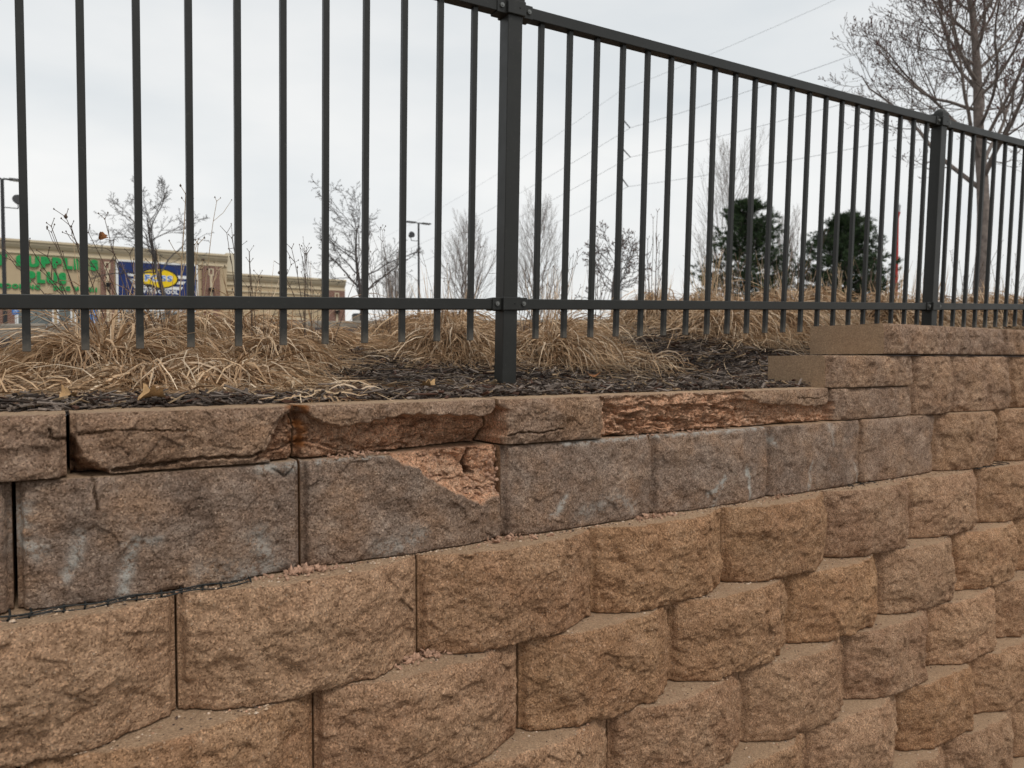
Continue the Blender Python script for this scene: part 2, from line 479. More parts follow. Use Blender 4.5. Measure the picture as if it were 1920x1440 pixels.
# kerb between bed and parking lot, in cast lengths
kerb = empty('kerb', (0, 7.36, 2.0)); tag(kerb, kind='structure')
for i in range(22):
    x0 = -12 + i * 3.0; x1 = x0 + 2.992
    za = float(lot(x0, 7.4)); zb = float(lot(x1, 7.4))
    mb = MB(); mb.box((x0, -0.075, -0.35), (x1, 0.075, 0.13), 0.02)
    def xf(c, x0=x0, x1=x1, za=za, zb=zb): return Vector((c.x, c.y, c.z - 2.0 + za + (zb - za) * (c.x - x0) / (x1 - x0)))
    mb.build('kerb_stone', M['kerb'], kerb, xf=xf)

# ------------------------------------------------------------------ retaining wall
H = 0.209; SET = 0.033; BW = 0.457
wall = empty('retaining_wall', (1.2, 0.0, 0.0))
tag(wall, 'tan split-face concrete block retaining wall with crumbling cap blocks', 'retaining wall')
WP = (1.2, 0.0, 0.0)

EROSION = [  # polygon on the wall plane (X, z), max depth, edge steepness, raw colour amount, darkening
    ([(0.313, 1.515), (0.342, 1.539), (0.357, 1.568), (0.37, 1.595), (0.385, 1.603), (0.418, 1.602), (0.435, 1.585), (0.486, 1.572), (0.53, 1.577), (0.576, 1.584), (0.623, 1.592), (0.71, 1.587), (0.802, 1.578), (0.836, 1.588), (0.85, 1.606), (0.870, 1.59), (0.866, 1.50), (0.401, 1.50)], 0.080, 7.0, 1.0, 0.0, 'cap'),
    ([(0.57, 1.515), (0.605, 1.486), (0.641, 1.475), (0.671, 1.453), (0.709, 1.427), (0.761, 1.398), (0.806, 1.381), (0.822, 1.391), (0.851, 1.395), (0.870, 1.40), (0.87, 1.55), (0.576, 1.55)], 0.10, 0.75, 1.0, 0.0, 'body'),
    ([(1.14, 1.612), (1.178, 1.604), (1.228, 1.611), (1.329, 1.606), (1.445, 1.612), (1.548, 1.607), (1.67, 1.613), (1.66, 1.48), (1.168, 1.48), (1.134, 1.509)], 0.008, 4.0, 0.85, 0.0, 'cap'),
    ([(1.160, 1.597), (1.200, 1.586), (1.270, 1.591), (1.329, 1.583), (1.445, 1.587), (1.548, 1.579), (1.60, 1.590), (1.67, 1.594), (1.67, 1.47), (1.15, 1.47)], 0.013, 6.0, 1.0, 0.0, 'cap'),
    ([(1.640, 1.60), (1.70, 1.588), (1.74, 1.577), (1.797, 1.571), (1.921, 1.566), (2.026, 1.561), (2.094, 1.573), (2.094, 1.48), (1.64, 1.48)], 0.026, 6.0, 1.0, 0.0, 'cap'),
    ([(0.0, 1.584), (0.030, 1.580), (0.042, 1.563), (0.048, 1.545), (0.072, 1.522), (0.10, 1.50), (0.02, 1.49)], 0.055, 2.5, 0.55, 0.7, 'capA'),
]
HOLE = [(0.795, 1.497), (0.789, 1.474), (0.799, 1.447)]
STREAKS = [  # lime bloom: polyline, half width, strength
    ([(0.038, 1.415), (0.031, 1.372), (0.017, 1.343)], .009, .8), ([(0.118, 1.397), (0.107, 1.351), (0.099, 1.299)], .009, 1), ([(0.106, 1.393), (0.155, 1.392)], .008, .6),
    ([(-0.041, 1.464), (-0.041, 1.408), (-0.016, 1.396)], .016, .7), ([(0.321, 1.374), (0.344, 1.315), (0.282, 1.305)], .022, .6), ([(0.557, 1.315), (0.622, 1.329), (0.646, 1.337)], .02, .5),
    ([(1.021, 1.384), (0.998, 1.342), (0.982, 1.338)], .007, .9), ([(1.572, 1.375), (1.551, 1.354), (1.505, 1.337)], .009, 1), ([(1.551, 1.362), (1.53, 1.30)], .008, 1),
    ([(1.669, 1.389), (1.688, 1.303)], .010, 1), ([(1.964, 1.39), (1.947, 1.30)], .006, .8), ([(2.2, 1.364), (2.219, 1.31)], .006, .7), ([(0.33, 1.500), (0.399, 1.497)], .012, .8),
    ([(1.02, 1.503), (1.134, 1.504), (1.288, 1.505)], .005, .9), ([(1.301, 1.506), (1.57, 1.506), (1.76, 1.507)], .006, 1), ([(1.774, 1.491), (1.800, 1.457)], .010, .7),
    ([(1.069, 1.334), (1.186, 1.361), (1.239, 1.329)], .018, .45), ([(0.44, 1.504), (0.57, 1.507)], .004, .9), ([(0.22, 1.33), (0.33, 1.32)], .02, .3), ([(2.05, 1.50), (2.06, 1.44)], .01, .4)]
CRACKS = [([(0.060, 1.505), (0.062, 1.474), (0.066, 1.452)], .0016, .006), ([(0.026, 1.569), (0.002, 1.576), (-0.0, 1.589)], .0018, .006), ([(0.351, 1.497), (0.376, 1.481), (0.397, 1.503)], .0015, .005),
          ([(0.090, 1.516), (0.12, 1.518), (0.23, 1.527), (0.313, 1.524), (0.33, 1.53)], .0025, .010), ([(0.87, 1.531), (0.90, 1.538), (0.95, 1.533), (1.02, 1.541)], .0016, .006), ([(0.04, 1.577), (0.1, 1.583), (0.2, 1.577)], .0014, .004),
          ([(1.645, 1.60), (1.652, 1.56), (1.648, 1.51)], .0018, .008), ([(1.9, 1.588), (2.0, 1.583), (2.06, 1.59)], .0014, .004)]

def make_block(name, x0, x1, z0, z1, Y, bulge=0.04, step=0.004, grey=0.0, depth=0.30, hero=None, rough=1.0, seed=0, label=None, end=False):
    gr_ = random.Random(seed); kg = 1.5 if name == 'cap_block' and x0 > 2.3 else 1.0; x0 += kg * gr_.uniform(.0014, .0034); x1 -= kg * gr_.uniform(.0014, .0034)
    w = x1 - x0; h = z1 - z0
    nu = max(6, int(w / step) + 1); nv = max(5, int(h / step) + 1)
    X, Z = np.meshgrid(np.linspace(x0, x1, nu), np.linspace(z0, z1 - 0.002, nv))
    s = seed * 13 + 1
    fx = X + 0.006 * perlin(X * 9, Z * 9, s); fz = Z + 0.006 * perlin(X * 9 + 40, Z * 9, s)
    uu = (X - x0) / w
    k1 = 0.26 + 0.03 * perlin(Z * 4, Z * 0 + seed * 3.7, s); k2 = 0.74 + 0.03 * perlin(Z * 4, Z * 0 + seed * 5.1 + 9, s)
    prof = np.clip(np.minimum(uu / k1, (1 - uu) / (1 - k2)), 0, 1)
    prof = prof + 0.05 * np.sin(np.pi * np.clip(uu, 0, 1))
    n = 0.0095 * fbm(fx * 9, fz * 11, 3, s) + 0.0020 * ridged(fx * 24, fz * 30, 3, s + 5) + 0.0024 * fbm(X * 70, Z * 74, 3, s + 9, 0.7)
    # planar fracture facets with sharp steps
    n = n + 0.0066 * facets(fx, fz, 20.0, s + 21) + 0.0030 * facets(fx, fz, 55.0, s + 31)
    n = n - 0.005 * sst(perlin(fx * 14 + 3, fz * 17, s + 3), 0.15, 0.45)
    n = n * rough
    vv = (Z - z0) / h
    belly = (-0.016 * sst(vv, 0.62, 1.04) ** 1.5 - 0.006 * (1 - sst(vv, -0.05, 0.30))) * (1.0 if bulge > 0.02 else 0.35)
    dside = np.minimum(X - x0, x1 - X)
    strip = sst(dside + 0.002 * perlin(Z * 60, Z * 0 + seed, s), 0.006, 0.012)
    y = Y - (bulge * prof + n + belly * (0.35 + 0.65 * prof)) * strip + (0.010 if bulge > 0.02 else 0.017) * (1 - strip) ** 2
    # worn arrises
    dt = (z1 - Z); db = (Z - z0)
    chip_t = 0.004 + 0.010 * np.maximum(perlin(X * 22, Z * 0 + 3.3, s + 11), 0) * rough
    chip_b = 0.003 + 0.008 * np.maximum(perlin(X * 26, Z * 0 + 8.8, s + 12), 0) * rough
    y = y + 0.75 * chip_t * (1 - sst(dt, 0, 0.012)) + 0.6 * chip_b * (1 - sst(db, 0, 0.009))
    raw = np.zeros_like(X); darken = np.zeros_like(X); rust = np.zeros_like(X); white = np.zeros_like(X)
    if hero:
        wx = X + 0.006 * fbm(X * 45, Z * 45, 3, 71); wz = Z + 0.005 * fbm(X * 40 + 9, Z * 45, 3, 77)
        qx = X + 0.020 * fbm(X * 14, Z * 20, 2, 61); qz = Z + 0.014 * fbm(X * 11, Z * 24, 3, 63)
        lumps = 0.006 * fbm(qx * 20, qz * 34, 3, 81) + 0.0035 * fbm(X * 110, Z * 125, 3, 85, 0.7)
        fiss = 1 - np.abs(perlin(qx * 6.5, qz * 34, 87)); fiss = sst(fiss, 0.86, 0.96) * sst(perlin(X * 11, Z * 20, 88), -0.25, 0.25)
        fis2 = 1 - np.abs(perlin(qx * 26, qz * 30, 89)); fis2 = sst(fis2, 0.93, 0.99)
        fis3 = sst(1 - np.abs(perlin(qx * 11 + 5, qz * 70, 99)), 0.84, 0.96) * sst(perlin(X * 17, Z * 30, 90), -0.1, 0.3)
        strata = lumps - 0.011 * fiss - 0.005 * fis2 - 0.005 * fis3 + 0.0065 * facets(X + 0.4 * (qx - X), (Z + 0.5 * (qz - Z)) * 1.7, 19.0, 101) + 0.0028 * facets(X, Z * 1.3, 75.0, 111)
        for poly, md, slope, rw, dr, where in EROSION:
            if where not in hero: continue
            sdv = poly_sd(wx, wz, poly)
            ins = sst(sdv, -0.001, 0.004)
            dep = np.minimum(md, slope * np.maximum(sdv, 0))
            if where == 'cap' and md > 0.07:       # shallow on the left block, deep towards the post
                dep = np.minimum(dep, 0.024 + 0.034 * sst(X, 0.38, 0.70)) 
            if where == 'cap' and md > 0.07:
                dep = dep + 0.045 * sst(X, 0.60, 0.80) * (1 - sst(Z, 1.512, 1.560)) * sst(sdv, 0.0, 0.01)
            if where == 'body':
                dep = dep + 0.012 * sst(sdv, 0.0, 0.004)
            y = y + ins * (dep - strata * (0.55 + 0.45 * sst(sdv, 0.0, 0.02)))
            raw = np.maximum(raw, ins * rw); darken = np.maximum(darken, ins * np.maximum(dr, np.maximum(0.32 * fiss, 0.2 * fis3)))
            if where == 'cap' and md > 0.07:
                left = 1 - sst(X + 0.03 * perlin(X * 12, Z * 12, 91), 0.40, 0.56)
                darken = np.maximum(darken, ins * left * 0.42); raw = raw * (1 - 0.30 * left)
        if 'body' in hero:
            hd = seg_dist(wx, wz, HOLE)
            y = y + 0.12 * (1 - sst(hd, 0.0035, 0.007)); darken = np.maximum(darken, 1 - sst(hd, 0.003, 0.009))
        if 'cap' in hero:
            rd = seg_dist(wx, wz, [(0.402, 1.609), (0.404, 1.584), (0.407, 1.548)])
            rust = 0.85 * (1 - sst(rd, 0.010, 0.030)) * sst(fbm(X * 40, Z * 40, 3, 93), -0.4, 0.3)
            y = y + 0.022 * (1 - sst(np.hypot(wx - 0.402, wz - 1.598), 0.008, 0.02))
        for pts, cw, cd in CRACKS:
            dd = seg_dist(X + 0.003 * perlin(X * 90, Z * 90, 95), Z + 0.003 * perlin(X * 90 + 7, Z * 90, 96), pts)
            cr = 1 - sst(dd, cw * 0.6, cw * 1.9)
            y = y + cd * cr; darken = np.maximum(darken, cr)
    if x1 > -0.2 and z0 > 1.2:
        for pts, hw, st in STREAKS:
            a = np.array(pts)
            if a[:, 0].max() < x0 - 0.05 or a[:, 0].min() > x1 + 0.05 or a[:, 1].max() < z0 - 0.02 or a[:, 1].min() > z1 + 0.02: continue
            dd = seg_dist(X + 0.006 * perlin(X * 40, Z * 40, 97), Z + 0.006 * perlin(X * 40 + 7, Z * 40, 98), pts)
            white = np.maximum(white, st * np.exp(-(dd / hw) ** 2))
        white = white * (1 - raw)
    nfr = nu * nv
    I = np.arange(nfr).reshape(nv, nu)
    V = [np.stack([X.ravel(), y.ravel(), Z.ravel()], 1)]
    A = {k: [v.ravel()] for k, v in dict(raw=raw, darken=darken, rust=rust, white=white, grey=np.full_like(X, grey), cast=np.zeros_like(X)).items()}
    cnt = nfr; F = []
    def quads(a, b): F.append(np.stack([a[:-1], a[1:], b[1:], b[:-1]], 1))
    def add(x, yy, z, src, cast):
        nonlocal cnt
        idx = np.arange(cnt, cnt + len(x)); cnt += len(x)
        V.append(np.stack([x, yy, z], 1))
        for k in A:
            A[k].append(np.full(len(x), cast) if k == 'cast' else (src[k] if src else np.zeros(len(x))))
        return idx
    f00 = I[:-1, :-1].ravel(); f10 = I[:-1, 1:].ravel(); f11 = I[1:, 1:].ravel(); f01 = I[1:, :-1].ravel()
    F.append(np.stack([f00, f10, f11, f01], 1))
    # top: rounded arris, then the cast top face
    xt, yt = X[-1], y[-1]
    def src(row): return {k: v[0].reshape(nv, nu)[row] for k, v in A.items()}
    sr = src(-1)
    T1 = add(xt, yt + 0.006, np.full(nu, z1) - 0.0005, sr, 0.75)
    yb = Y + depth
    tops = [T1]
    for q in (0.03, 0.07, 0.14):
        tops.append(add(xt, np.minimum(yt + 0.006 + q, yb - 0.01), z1 + 0.0008 * perlin(xt * 60, xt * 0 + q * 90, s), None, 1.0))
    tops.append(add(xt, np.full(nu, yb), np.full(nu, z1), None, 1.0))
    quads(I[-1], T1)
    for a, b in zip(tops[:-1], tops[1:]): quads(a, b)
    B1 = add(X[0], np.full(nu, yb), np.full(nu, z0), None, 1.0)
    quads(B1, I[0])
    quads(tops[-1], B1)
    for col, flip in ((0, False), (nu - 1, True)):
        fi = np.concatenate([I[:, col], T1[[0 if col == 0 else -1]]])
        fx_ = np.full(nv + 1, X[0, col]); fy = np.concatenate([y[:, col], [yt[col] + 0.006]]); fz_ = np.concatenate([Z[:, col], [z1 - 0.0005]])
        sr = {k: np.concatenate([v[0].reshape(nv, nu)[:, col], [0]]) for k, v in A.items()}
        S1 = add(fx_, fy + 0.005, fz_, None, 1.0 if end else 0.5)
        S2 = add(fx_, np.full(nv + 1, yb), fz_, None, 1.0)
        if flip: quads(S1, fi); quads(S2, S1)
        else: quads(fi, S1); quads(S1, S2)
    V = np.concatenate(V); F = np.concatenate(F)
    c0 = np.array([(x0 + x1) / 2, Y, z0])
    # unify orientation outwards (front faces -Y)
    me = npmesh(name, V - c0, F, True, {k: np.concatenate(v) for k, v in A.items()})
    o = link(name, me, M['block'], wall, tuple(c0 - np.array(WP)))
    if label: o['label'] = label
    return o

seed = 0
ZT = 1.507
for k in range(8):
    zt = ZT - H * k; zb = zt - H + 0.003
    off = -0.05 if k % 2 == 0 else 0.179
    x = off - BW * 5
    while x < 8.0:
        seed += 1
        x1 = x + BW
        vis = (x1 > -0.25 - 0.05 * k) and (x < 3.7 + 0.05 * k) and x1 > (k - 4) * 0.25 - 0.4
        near = x < 1.4
        st = 0.0028 if (vis and near) else (0.0042 if vis else 0.03)
        if k == 0:
            gr = 0.95 if x < 2.1 else (0.75 if x < 2.5 else (0.35 if x < 3.3 else 0.2))
            bl = 0.017 if x < 2.5 else 0.048
            hero = None; lab = None
            if -0.1 < x < 0.0: hero = ('b0',); st = 0.002; lab = 'grey weathered block with a hairline crack and white lime streaks'
            if 0.3 < x < 0.5: hero = ('body',); st = 0.002; lab = 'grey block with its upper right corner crumbled away'
            make_block('wall_block', x, x1, zb, zt, 0.0, bl, st, gr, hero=hero, seed=seed, label=lab, rough=0.6 if x < 2.5 else 1.0)
        else:
            gr = 0.04 + 0.12 * random.random() + (0.12 if k == 1 and x > 1.9 else 0)
            make_block('wall_block', x, x1, zb, zt, -SET * k, 0.056 + 0.008 * random.random(), st, gr, seed=seed)
        x = x1
# cap course: lower level, then the two steps up
caps = [(-2.3, -1.86), (-1.86, -1.5), (-1.5, -1.04), (-1.04, -0.68), (-0.68, -0.33), (-0.33, 0.026)]
for a, b in caps:
    seed += 1
    make_block('cap_block', a, b, ZT + 0.004, 1.614, -0.012 if b > 0 else -0.004, 0.006, 0.0024 if b > 0 else 0.02, 0.68, seed=seed, hero=('crack',) if b > 0 else None, rough=0.8)
for a, b, Y, hero, lab, gr in [(0.026, 0.400, -0.004, ('cap', 'capA'), 'cap block with chipped lower corners and a crack along its foot', 0.68),
                          (0.400, 0.853, -0.002, ('cap',), 'cap block hollowed out to orange rubble under a thin lip', 0.66),
                          (0.853, 1.167, -0.010, ('cap',), None, 0.68), (1.167, 1.652, 0.0, ('cap',), 'cap block with its whole face crumbled to orange layers', 0.64),
                          (1.652, 2.074, 0.0, ('cap',), 'cap block crumbled below a broken lip', 0.66)]:
    seed += 1
    make_block('cap_block', a, b, ZT + 0.004, 1.614, Y, 0.006, 0.0019, gr, seed=seed, hero=hero, rough=0.8, label=lab)
seed += 1
make_block('half_height_block', 2.074, 2.546, ZT + 0.003, 1.611, 0.0, 0.004, 0.0024, 0.75, seed=seed, rough=0.6, hero=('cap',))
seed += 1
make_block('cap_block', 2.064, 2.546, 1.6135, 1.716, -0.003, 0.004, 0.003, 0.72, depth=0.235, seed=seed, rough=0.8, end=True, label='cap block of the lower step with a smooth tan end face')
x = 2.546
for w_ in [0.277, 0.457, 0.457, 0.457, 0.457, 0.457, 0.457, 0.457, 0.457, 0.457, 0.457]:
    seed += 1
    make_block('wall_block', x, x + w_, ZT + 0.002, 1.716, 0.006, 0.030, 0.0042 if x < 3.8 else 0.03, 0.55 if x < 3.2 else 0.4, seed=seed)
    x += w_
x = 2.369
for i, w_ in enumerate([0.368, 0.457, 0.37, 0.457, 0.37, 0.457, 0.37, 0.457, 0.37, 0.457, 0.37, 0.457]):
    seed += 1
    make_block('cap_block', x, x + w_, 1.7225, 1.825, -0.004 if i else -0.012, 0.005, 0.0035 if x < 3.8 else 0.03, 0.72, seed=seed, rough=0.8, end=True, label='cap block of the upper step with a smooth tan end face' if i == 0 else None)
    x += w_

# ------------------------------------------------------------------ fence
FS = 0.037; LEAN = 0.033
def fpt(X, d, h):     # along the fence, across it, above the grade line
    return Vector((X, 0.535 - LEAN * h + d, 1.602 + FS * (X - 1.2) + h))
fence = empty('metal_fence', (1.2, 0.535, 1.602))
tag(fence, 'dark bronze metal picket fence on top of the retaining wall', 'fence')
FO = Vector((1.2, 0.535, 1.602))
def fbox(name, X0, X1, d0, d1, h0, h1, bev, mat=None, parent=None, org=None):
    """box in fence coordinates, sheared to the slope and the lean, origin at its base"""
    mb = MB(); mb.box((X0, d0, h0), (X1, d1, h1), bev)
    o0 = fpt((X0 + X1) / 2, (d0 + d1) / 2, h0)
    par = parent if parent is not None else fence
    o = mb.build(name, mat or M['metal'], par, loc=(o0 - (FO if par is fence else org)), xf=lambda c: fpt(c.x, c.y, c.z) - o0)
    return o, o0
PW = 0.0254
posts = [1.2 - 2.445, 1.2, 3.645, 6.09]
post_o = {}
for X in posts:
    o, o0 = fbox('post', X - PW, X + PW, -PW, PW, -0.25, 1.178, 0.003)
    post_o[X] = (o, o0)
    # domed cap
    mb = MB(); mb.box((X - 0.030, -0.030, 1.168), (X + 0.030, 0.030, 1.196), 0.003)
    r = bmesh.ops.create_uvsphere(mb.bm, u_segments=16, v_segments=8, radius=1.0)
    for v in r['verts']:
        v.co = Vector((X + v.co.x * 0.0285, v.co.y * 0.0285, 1.194 + max(v.co.z, -0.2) * 0.024))
    mb.build('post_cap', M['metal'], o, loc=(0, 0, 0), xf=lambda c, q=o0: fpt(c.x, c.y, c.z) - q)
    for hc, hh in ((0.272, 0.020), (1.152, 0.021)):
        mb = MB()
        mb.box((X - 0.031, -0.034, hc - hh), (X + 0.031, 0.030, hc + hh), 0.002)
        mb.box((X - 0.062, -0.0215, hc - hh * 0.96), (X + 0.064, 0.020, hc + hh * 0.96), 0.002)
        mb.build('bracket', M['metal'], o, xf=lambda c, q=o0: fpt(c.x, c.y, c.z) - q)
        for dx in (-0.047, 0.049):
            mb = MB(); mb.tube((X + dx, -0.021, hc), (X + dx, -0.0265, hc), 0.0075, 0.0068, 12); mb.tube((X + dx, -0.0264, hc), (X + dx, -0.0285, hc), 0.004, 0.0035, 6)
            mb.build('bolt', M['bolt'], o, xf=lambda c, q=o0: fpt(c.x, c.y, c.z) - q)
        mb = MB(); mb.tube((X + 0.010, -0.0335, hc), (X + 0.010, -0.0352, hc), 0.0028, 0.0024, 8)
        mb.build('screw', M['black'], o, xf=lambda c, q=o0: fpt(c.x, c.y, c.z) - q)
for a, b in zip(posts[:-1], posts[1:]):
    fbox('bottom_rail', a + PW + 0.002, b - PW - 0.002, -0.0165, 0.0165, 0.2555, 0.2875, 0.002)
    fbox('top_rail', a + PW + 0.002, b - PW - 0.002, -0.0175, 0.0175, 1.136, 1.170, 0.002)
mb = MB(); mb.box((-0.008, -0.008, 0.163), (0.008, 0.008, 1.1365), 0.0012)
pick = mb.mesh('picket', xf=lambda c: Vector((c.x, c.y - LEAN * c.z, c.z)))
pick.materials.append(M['metal_picket'])
for a in posts[:-1]:
    for i in range(1, 22):
        X = a + 2.445 * i / 22 - (0.016 if a < 1.0 else 0.0)
        if X < -1.0: continue
        link('picket', pick, None, fence, fpt(X, 0, 0) - FO)

# ------------------------------------------------------------------ mulch chips and litter
def chips(name, n, xr, yr, lo, hi, lift, ypow=1.0, tan=0.07, seed=1):
    r = np.random.default_rng(seed)
    X = r.uniform(*xr, n); Y = yr[0] + (yr[1] - yr[0]) * r.random(n) ** ypow
    L = np.exp(r.uniform(np.log(lo), np.log(hi), n)); W = L * r.uniform(0.06, 0.20, n); W = np.clip(W, 0.0016, 0.0075); T = W * r.uniform(0.25, 0.6, n)
    yaw = r.uniform(0, np.pi, n) * 0.8 - 0.3; pit = r.normal(0, 0.22, n); rol = r.normal(0, 0.5, n)
    Z = g(X, Y) + r.random(n) ** 1.5 * lift + 0.002
    base = np.array([[sx, sy, sz] for sx in (-.5, .5) for sy in (-.5, .5) for sz in (-.5, .5)])
    P = base[None] * np.stack([L, W, T], 1)[:, None]
    tp = r.uniform(0.15, 0.8, n)
    P[:, 4:, 1] *= tp[:, None]
    P[:, :, 2] += (r.normal(0, 0.08, n) * L)[:, None] * (base[None, :, 0] * 2) ** 2
    P[:, :4, 1] += (r.normal(0, 0.15, n) * W)[:, None]
    def rot(P, a, i, j):
        c, s = np.cos(a)[:, None], np.sin(a)[:, None]; A = P[:, :, i].copy(); B = P[:, :, j].copy()
        P[:, :, i] = c * A - s * B; P[:, :, j] = s * A + c * B
    rot(P, rol, 1, 2); rot(P, pit, 0, 2); rot(P, yaw, 0, 1)
    P += np.stack([X, Y, Z], 1)[:, None]
    q = np.array([[0, 1, 3, 2], [4, 6, 7, 5], [0, 4, 5, 1], [2, 3, 7, 6], [0, 2, 6, 4], [1, 5, 7, 3]])
    F = (np.arange(n)[:, None, None] * 8 + q[None]).reshape(-1, 4)
    t = r.random(n) ** 1.7
    c = np.array([0.036, 0.025, 0.019])[None] * (1 - t[:, None]) + np.array([0.27, 0.215, 0.178])[None] * t[:, None]
    m = r.random(n) < tan; c[m] = np.array([0.36, 0.25, 0.15]) * r.uniform(0.6, 1.15, (m.sum(), 1))
    m = r.random(n) < 0.12; c[m] = np.array([0.085, 0.042, 0.028]) * r.uniform(0.6, 1.3, (m.sum(), 1))
    me = npmesh(name, P.reshape(-1, 3), F, False, cols=np.repeat(c, 8, 0))
    return link(name, me, M['mulch'])
ch = chips('mulch_chips', 42000, (-0.9, 3.4), (0.085, 1.25), 0.010, 0.060, 0.014, 1.25, seed=11)
tag(ch, 'dark shredded bark mulch covering the bed above the wall', 'mulch', kind='stuff')
ch2 = chips('mulch_chips', 9000, (-1.5, 8.5), (1.2, 4.5), 0.03, 0.11, 0.02, 1.3, seed=12)
tag(ch2, 'dark bark mulch farther back behind the grass clumps', 'mulch', kind='stuff')

# ------------------------------------------------------------------ dead grass
STRAW = np.array([[0.70, 0.50, 0.315], [0.55, 0.37, 0.22], [0.80, 0.63, 0.45], [0.38, 0.235, 0.13], [0.63, 0.475, 0.33], [0.25, 0.145, 0.075]])
def ribbons(P, W, col, roll):
    """P (n,S,3) centre lines -> flat ribbons"""
    n, S, _ = P.shape
    Tn = np.gradient(P, axis=1); Tn /= np.linalg.norm(Tn, axis=2, keepdims=True) + 1e-9
    up = np.stack([np.sin(roll) * 0.7, np.cos(roll * 1.7) * 0.7, np.ones(n)], 1)[:, None, :]
    S_ = np.cross(Tn, np.broadcast_to(up, Tn.shape)); S_ /= np.linalg.norm(S_, axis=2, keepdims=True) + 1e-9
    tw = np.linspace(0, 1, S)[None, :] * roll[:, None] * 0.8
    N_ = np.cross(S_, Tn)
    S_ = S_ * np.cos(tw)[:, :, None] + N_ * np.sin(tw)[:, :, None]
    u = np.linspace(0, 1, S)
    wd = W[:, None] * np.clip(1.05 - 0.85 * u ** 2.2, 0.12, 1)[None]
    A = P - S_ * wd[:, :, None] * 0.5; B = P + S_ * wd[:, :, None] * 0.5
    V = np.stack([A, B], 2).reshape(-1, 3)
    i = (np.arange(n)[:, None] * S + np.arange(S - 1)[None]).ravel() * 2
    F = np.stack([i, i + 1, i + 3, i + 2], 1)
    C = np.repeat(col, S * 2, 0)
    return V, F, C
def blades(r, n, cx, cy, L, e0, spread, bias, mound, crown=0.05, S=11, curl=0.12, w=0.0036, dz=0.0):
    az = r.uniform(0, 2 * np.pi, n)
    if bias is not None:
        bang, bamt = bias
        az = np.where(r.random(n) < bamt, bang + r.normal(0, 0.7, n), az)
    cr = crown * np.sqrt(r.random(n)); ca = az + r.normal(0, 0.5, n)
    x = cx + cr * np.cos(ca); y = cy + cr * np.sin(ca)
    z = g(x, y) + dz
    ln = np.clip(L * np.exp(r.normal(0, 0.25, n)), 0.4 * L, 1.35 * L); st = ln / (S - 1)
    e = np.clip(r.normal(e0, spread, n), 0.05, 1.5)
    droop = r.uniform(0.24, 0.50, n)
    cu = r.normal(0, curl, n)
    lay = r.random(n) ** 1.2
    P = np.zeros((n, S, 3)); P[:, 0] = np.stack([x, y, z], 1)
    wav = r.uniform(0, 6.28, n); wf = r.uniform(0.9, 2.0, n)
    for i in range(1, S):
        x = x + st * np.cos(e) * np.cos(az); y = y + st * np.cos(e) * np.sin(az); z = z + st * np.sin(e)
        rad = np.hypot(x - cx, y - cy)
        fl = g(x, np.maximum(y, 0.02)) + 0.003 + lay * mound * np.exp(-(rad / (L * 0.50)) ** 2) + lay * 0.016
        hit = z < fl
        z = np.where(hit, fl, z)
        e = np.where(hit, r.normal(0.05, 0.20, n), e - droop)
        az = az + cu + 0.16 * np.sin(wav + wf * i) + r.normal(0, 0.10, n)
        e = np.maximum(e, -1.2)
        P[:, i] = np.stack([x, y, z], 1)
    W = w * np.exp(r.normal(0, 0.3, n))
    ci = r.choice(len(STRAW), n, p=[.22, .24, .13, .19, .12, .10])
    c = STRAW[ci] * r.uniform(0.75, 1.15, (n, 1))
    return P, W, c, r.uniform(-1.6, 1.6, n)
def clump(name, X, Y, n, L, label, bias=None, mound=0.07, seed=0, upright=0.05, w=0.0036, e0=0.95, group='dead ornamental grass clumps'):
    r = np.random.default_rng(seed + 100)
    parts = [blades(r, int(n * 0.60), X, Y, L, e0, 0.35, bias, mound, w=w),
             blades(r, int(n * 0.42), X, Y, L * 0.7, 0.45, 0.3, bias, mound, crown=0.13, curl=0.26, w=w),
             blades(r, int(n * 0.25), X, Y, L * 0.45, 0.25, 0.3, None, mound * 1.1, crown=0.16, curl=0.40, w=w, dz=mound * 0.6)]
    nu = int(n * upright)
    if nu: parts.append(blades(r, nu, X, Y, L * 0.9, 1.42, 0.10, None, 0.02, crown=0.10, curl=0.02, w=w * 0.8))
    if nu: # stiff uprights barely droop
        P, W, c, ro = parts[-1]
        u = np.linspace(0, 1, P.shape[1])
        az = r.uniform(0, 6.28, nu); tl = r.uniform(0.05, 0.38, nu); LL = L * r.uniform(0.45, 0.95, nu)
        P[:, :, 0] = P[:, :1, 0] + (np.cos(az) * tl * LL)[:, None] * u[None]; P[:, :, 1] = P[:, :1, 1] + (np.sin(az) * tl * LL)[:, None] * u[None]
        P[:, :, 2] = P[:, :1, 2] + LL[:, None] * u[None] * (1 - 0.06 * u[None])
    Vs = []; Fs = []; Cs = []; off = 0
    for ii, (P, W, c, ro) in enumerate(parts):
        if ii == 2 and len(c) > nu: c = c * 0.6      # old matted thatch, darkened to paint in shade inside the clump
        V, F, C = ribbons(P, W, c, ro); Vs.append(V); Fs.append(F + off); Cs.append(C); off += len(V)
    V = np.concatenate(Vs); z0 = gz(X, Y)
    me = npmesh(name, V - np.array([X, Y, z0]), np.concatenate(Fs), True, cols=np.concatenate(Cs))
    o = link(name, me, M['straw'], None, (X, Y, z0))
    return tag(o, label, 'grass clump', group)

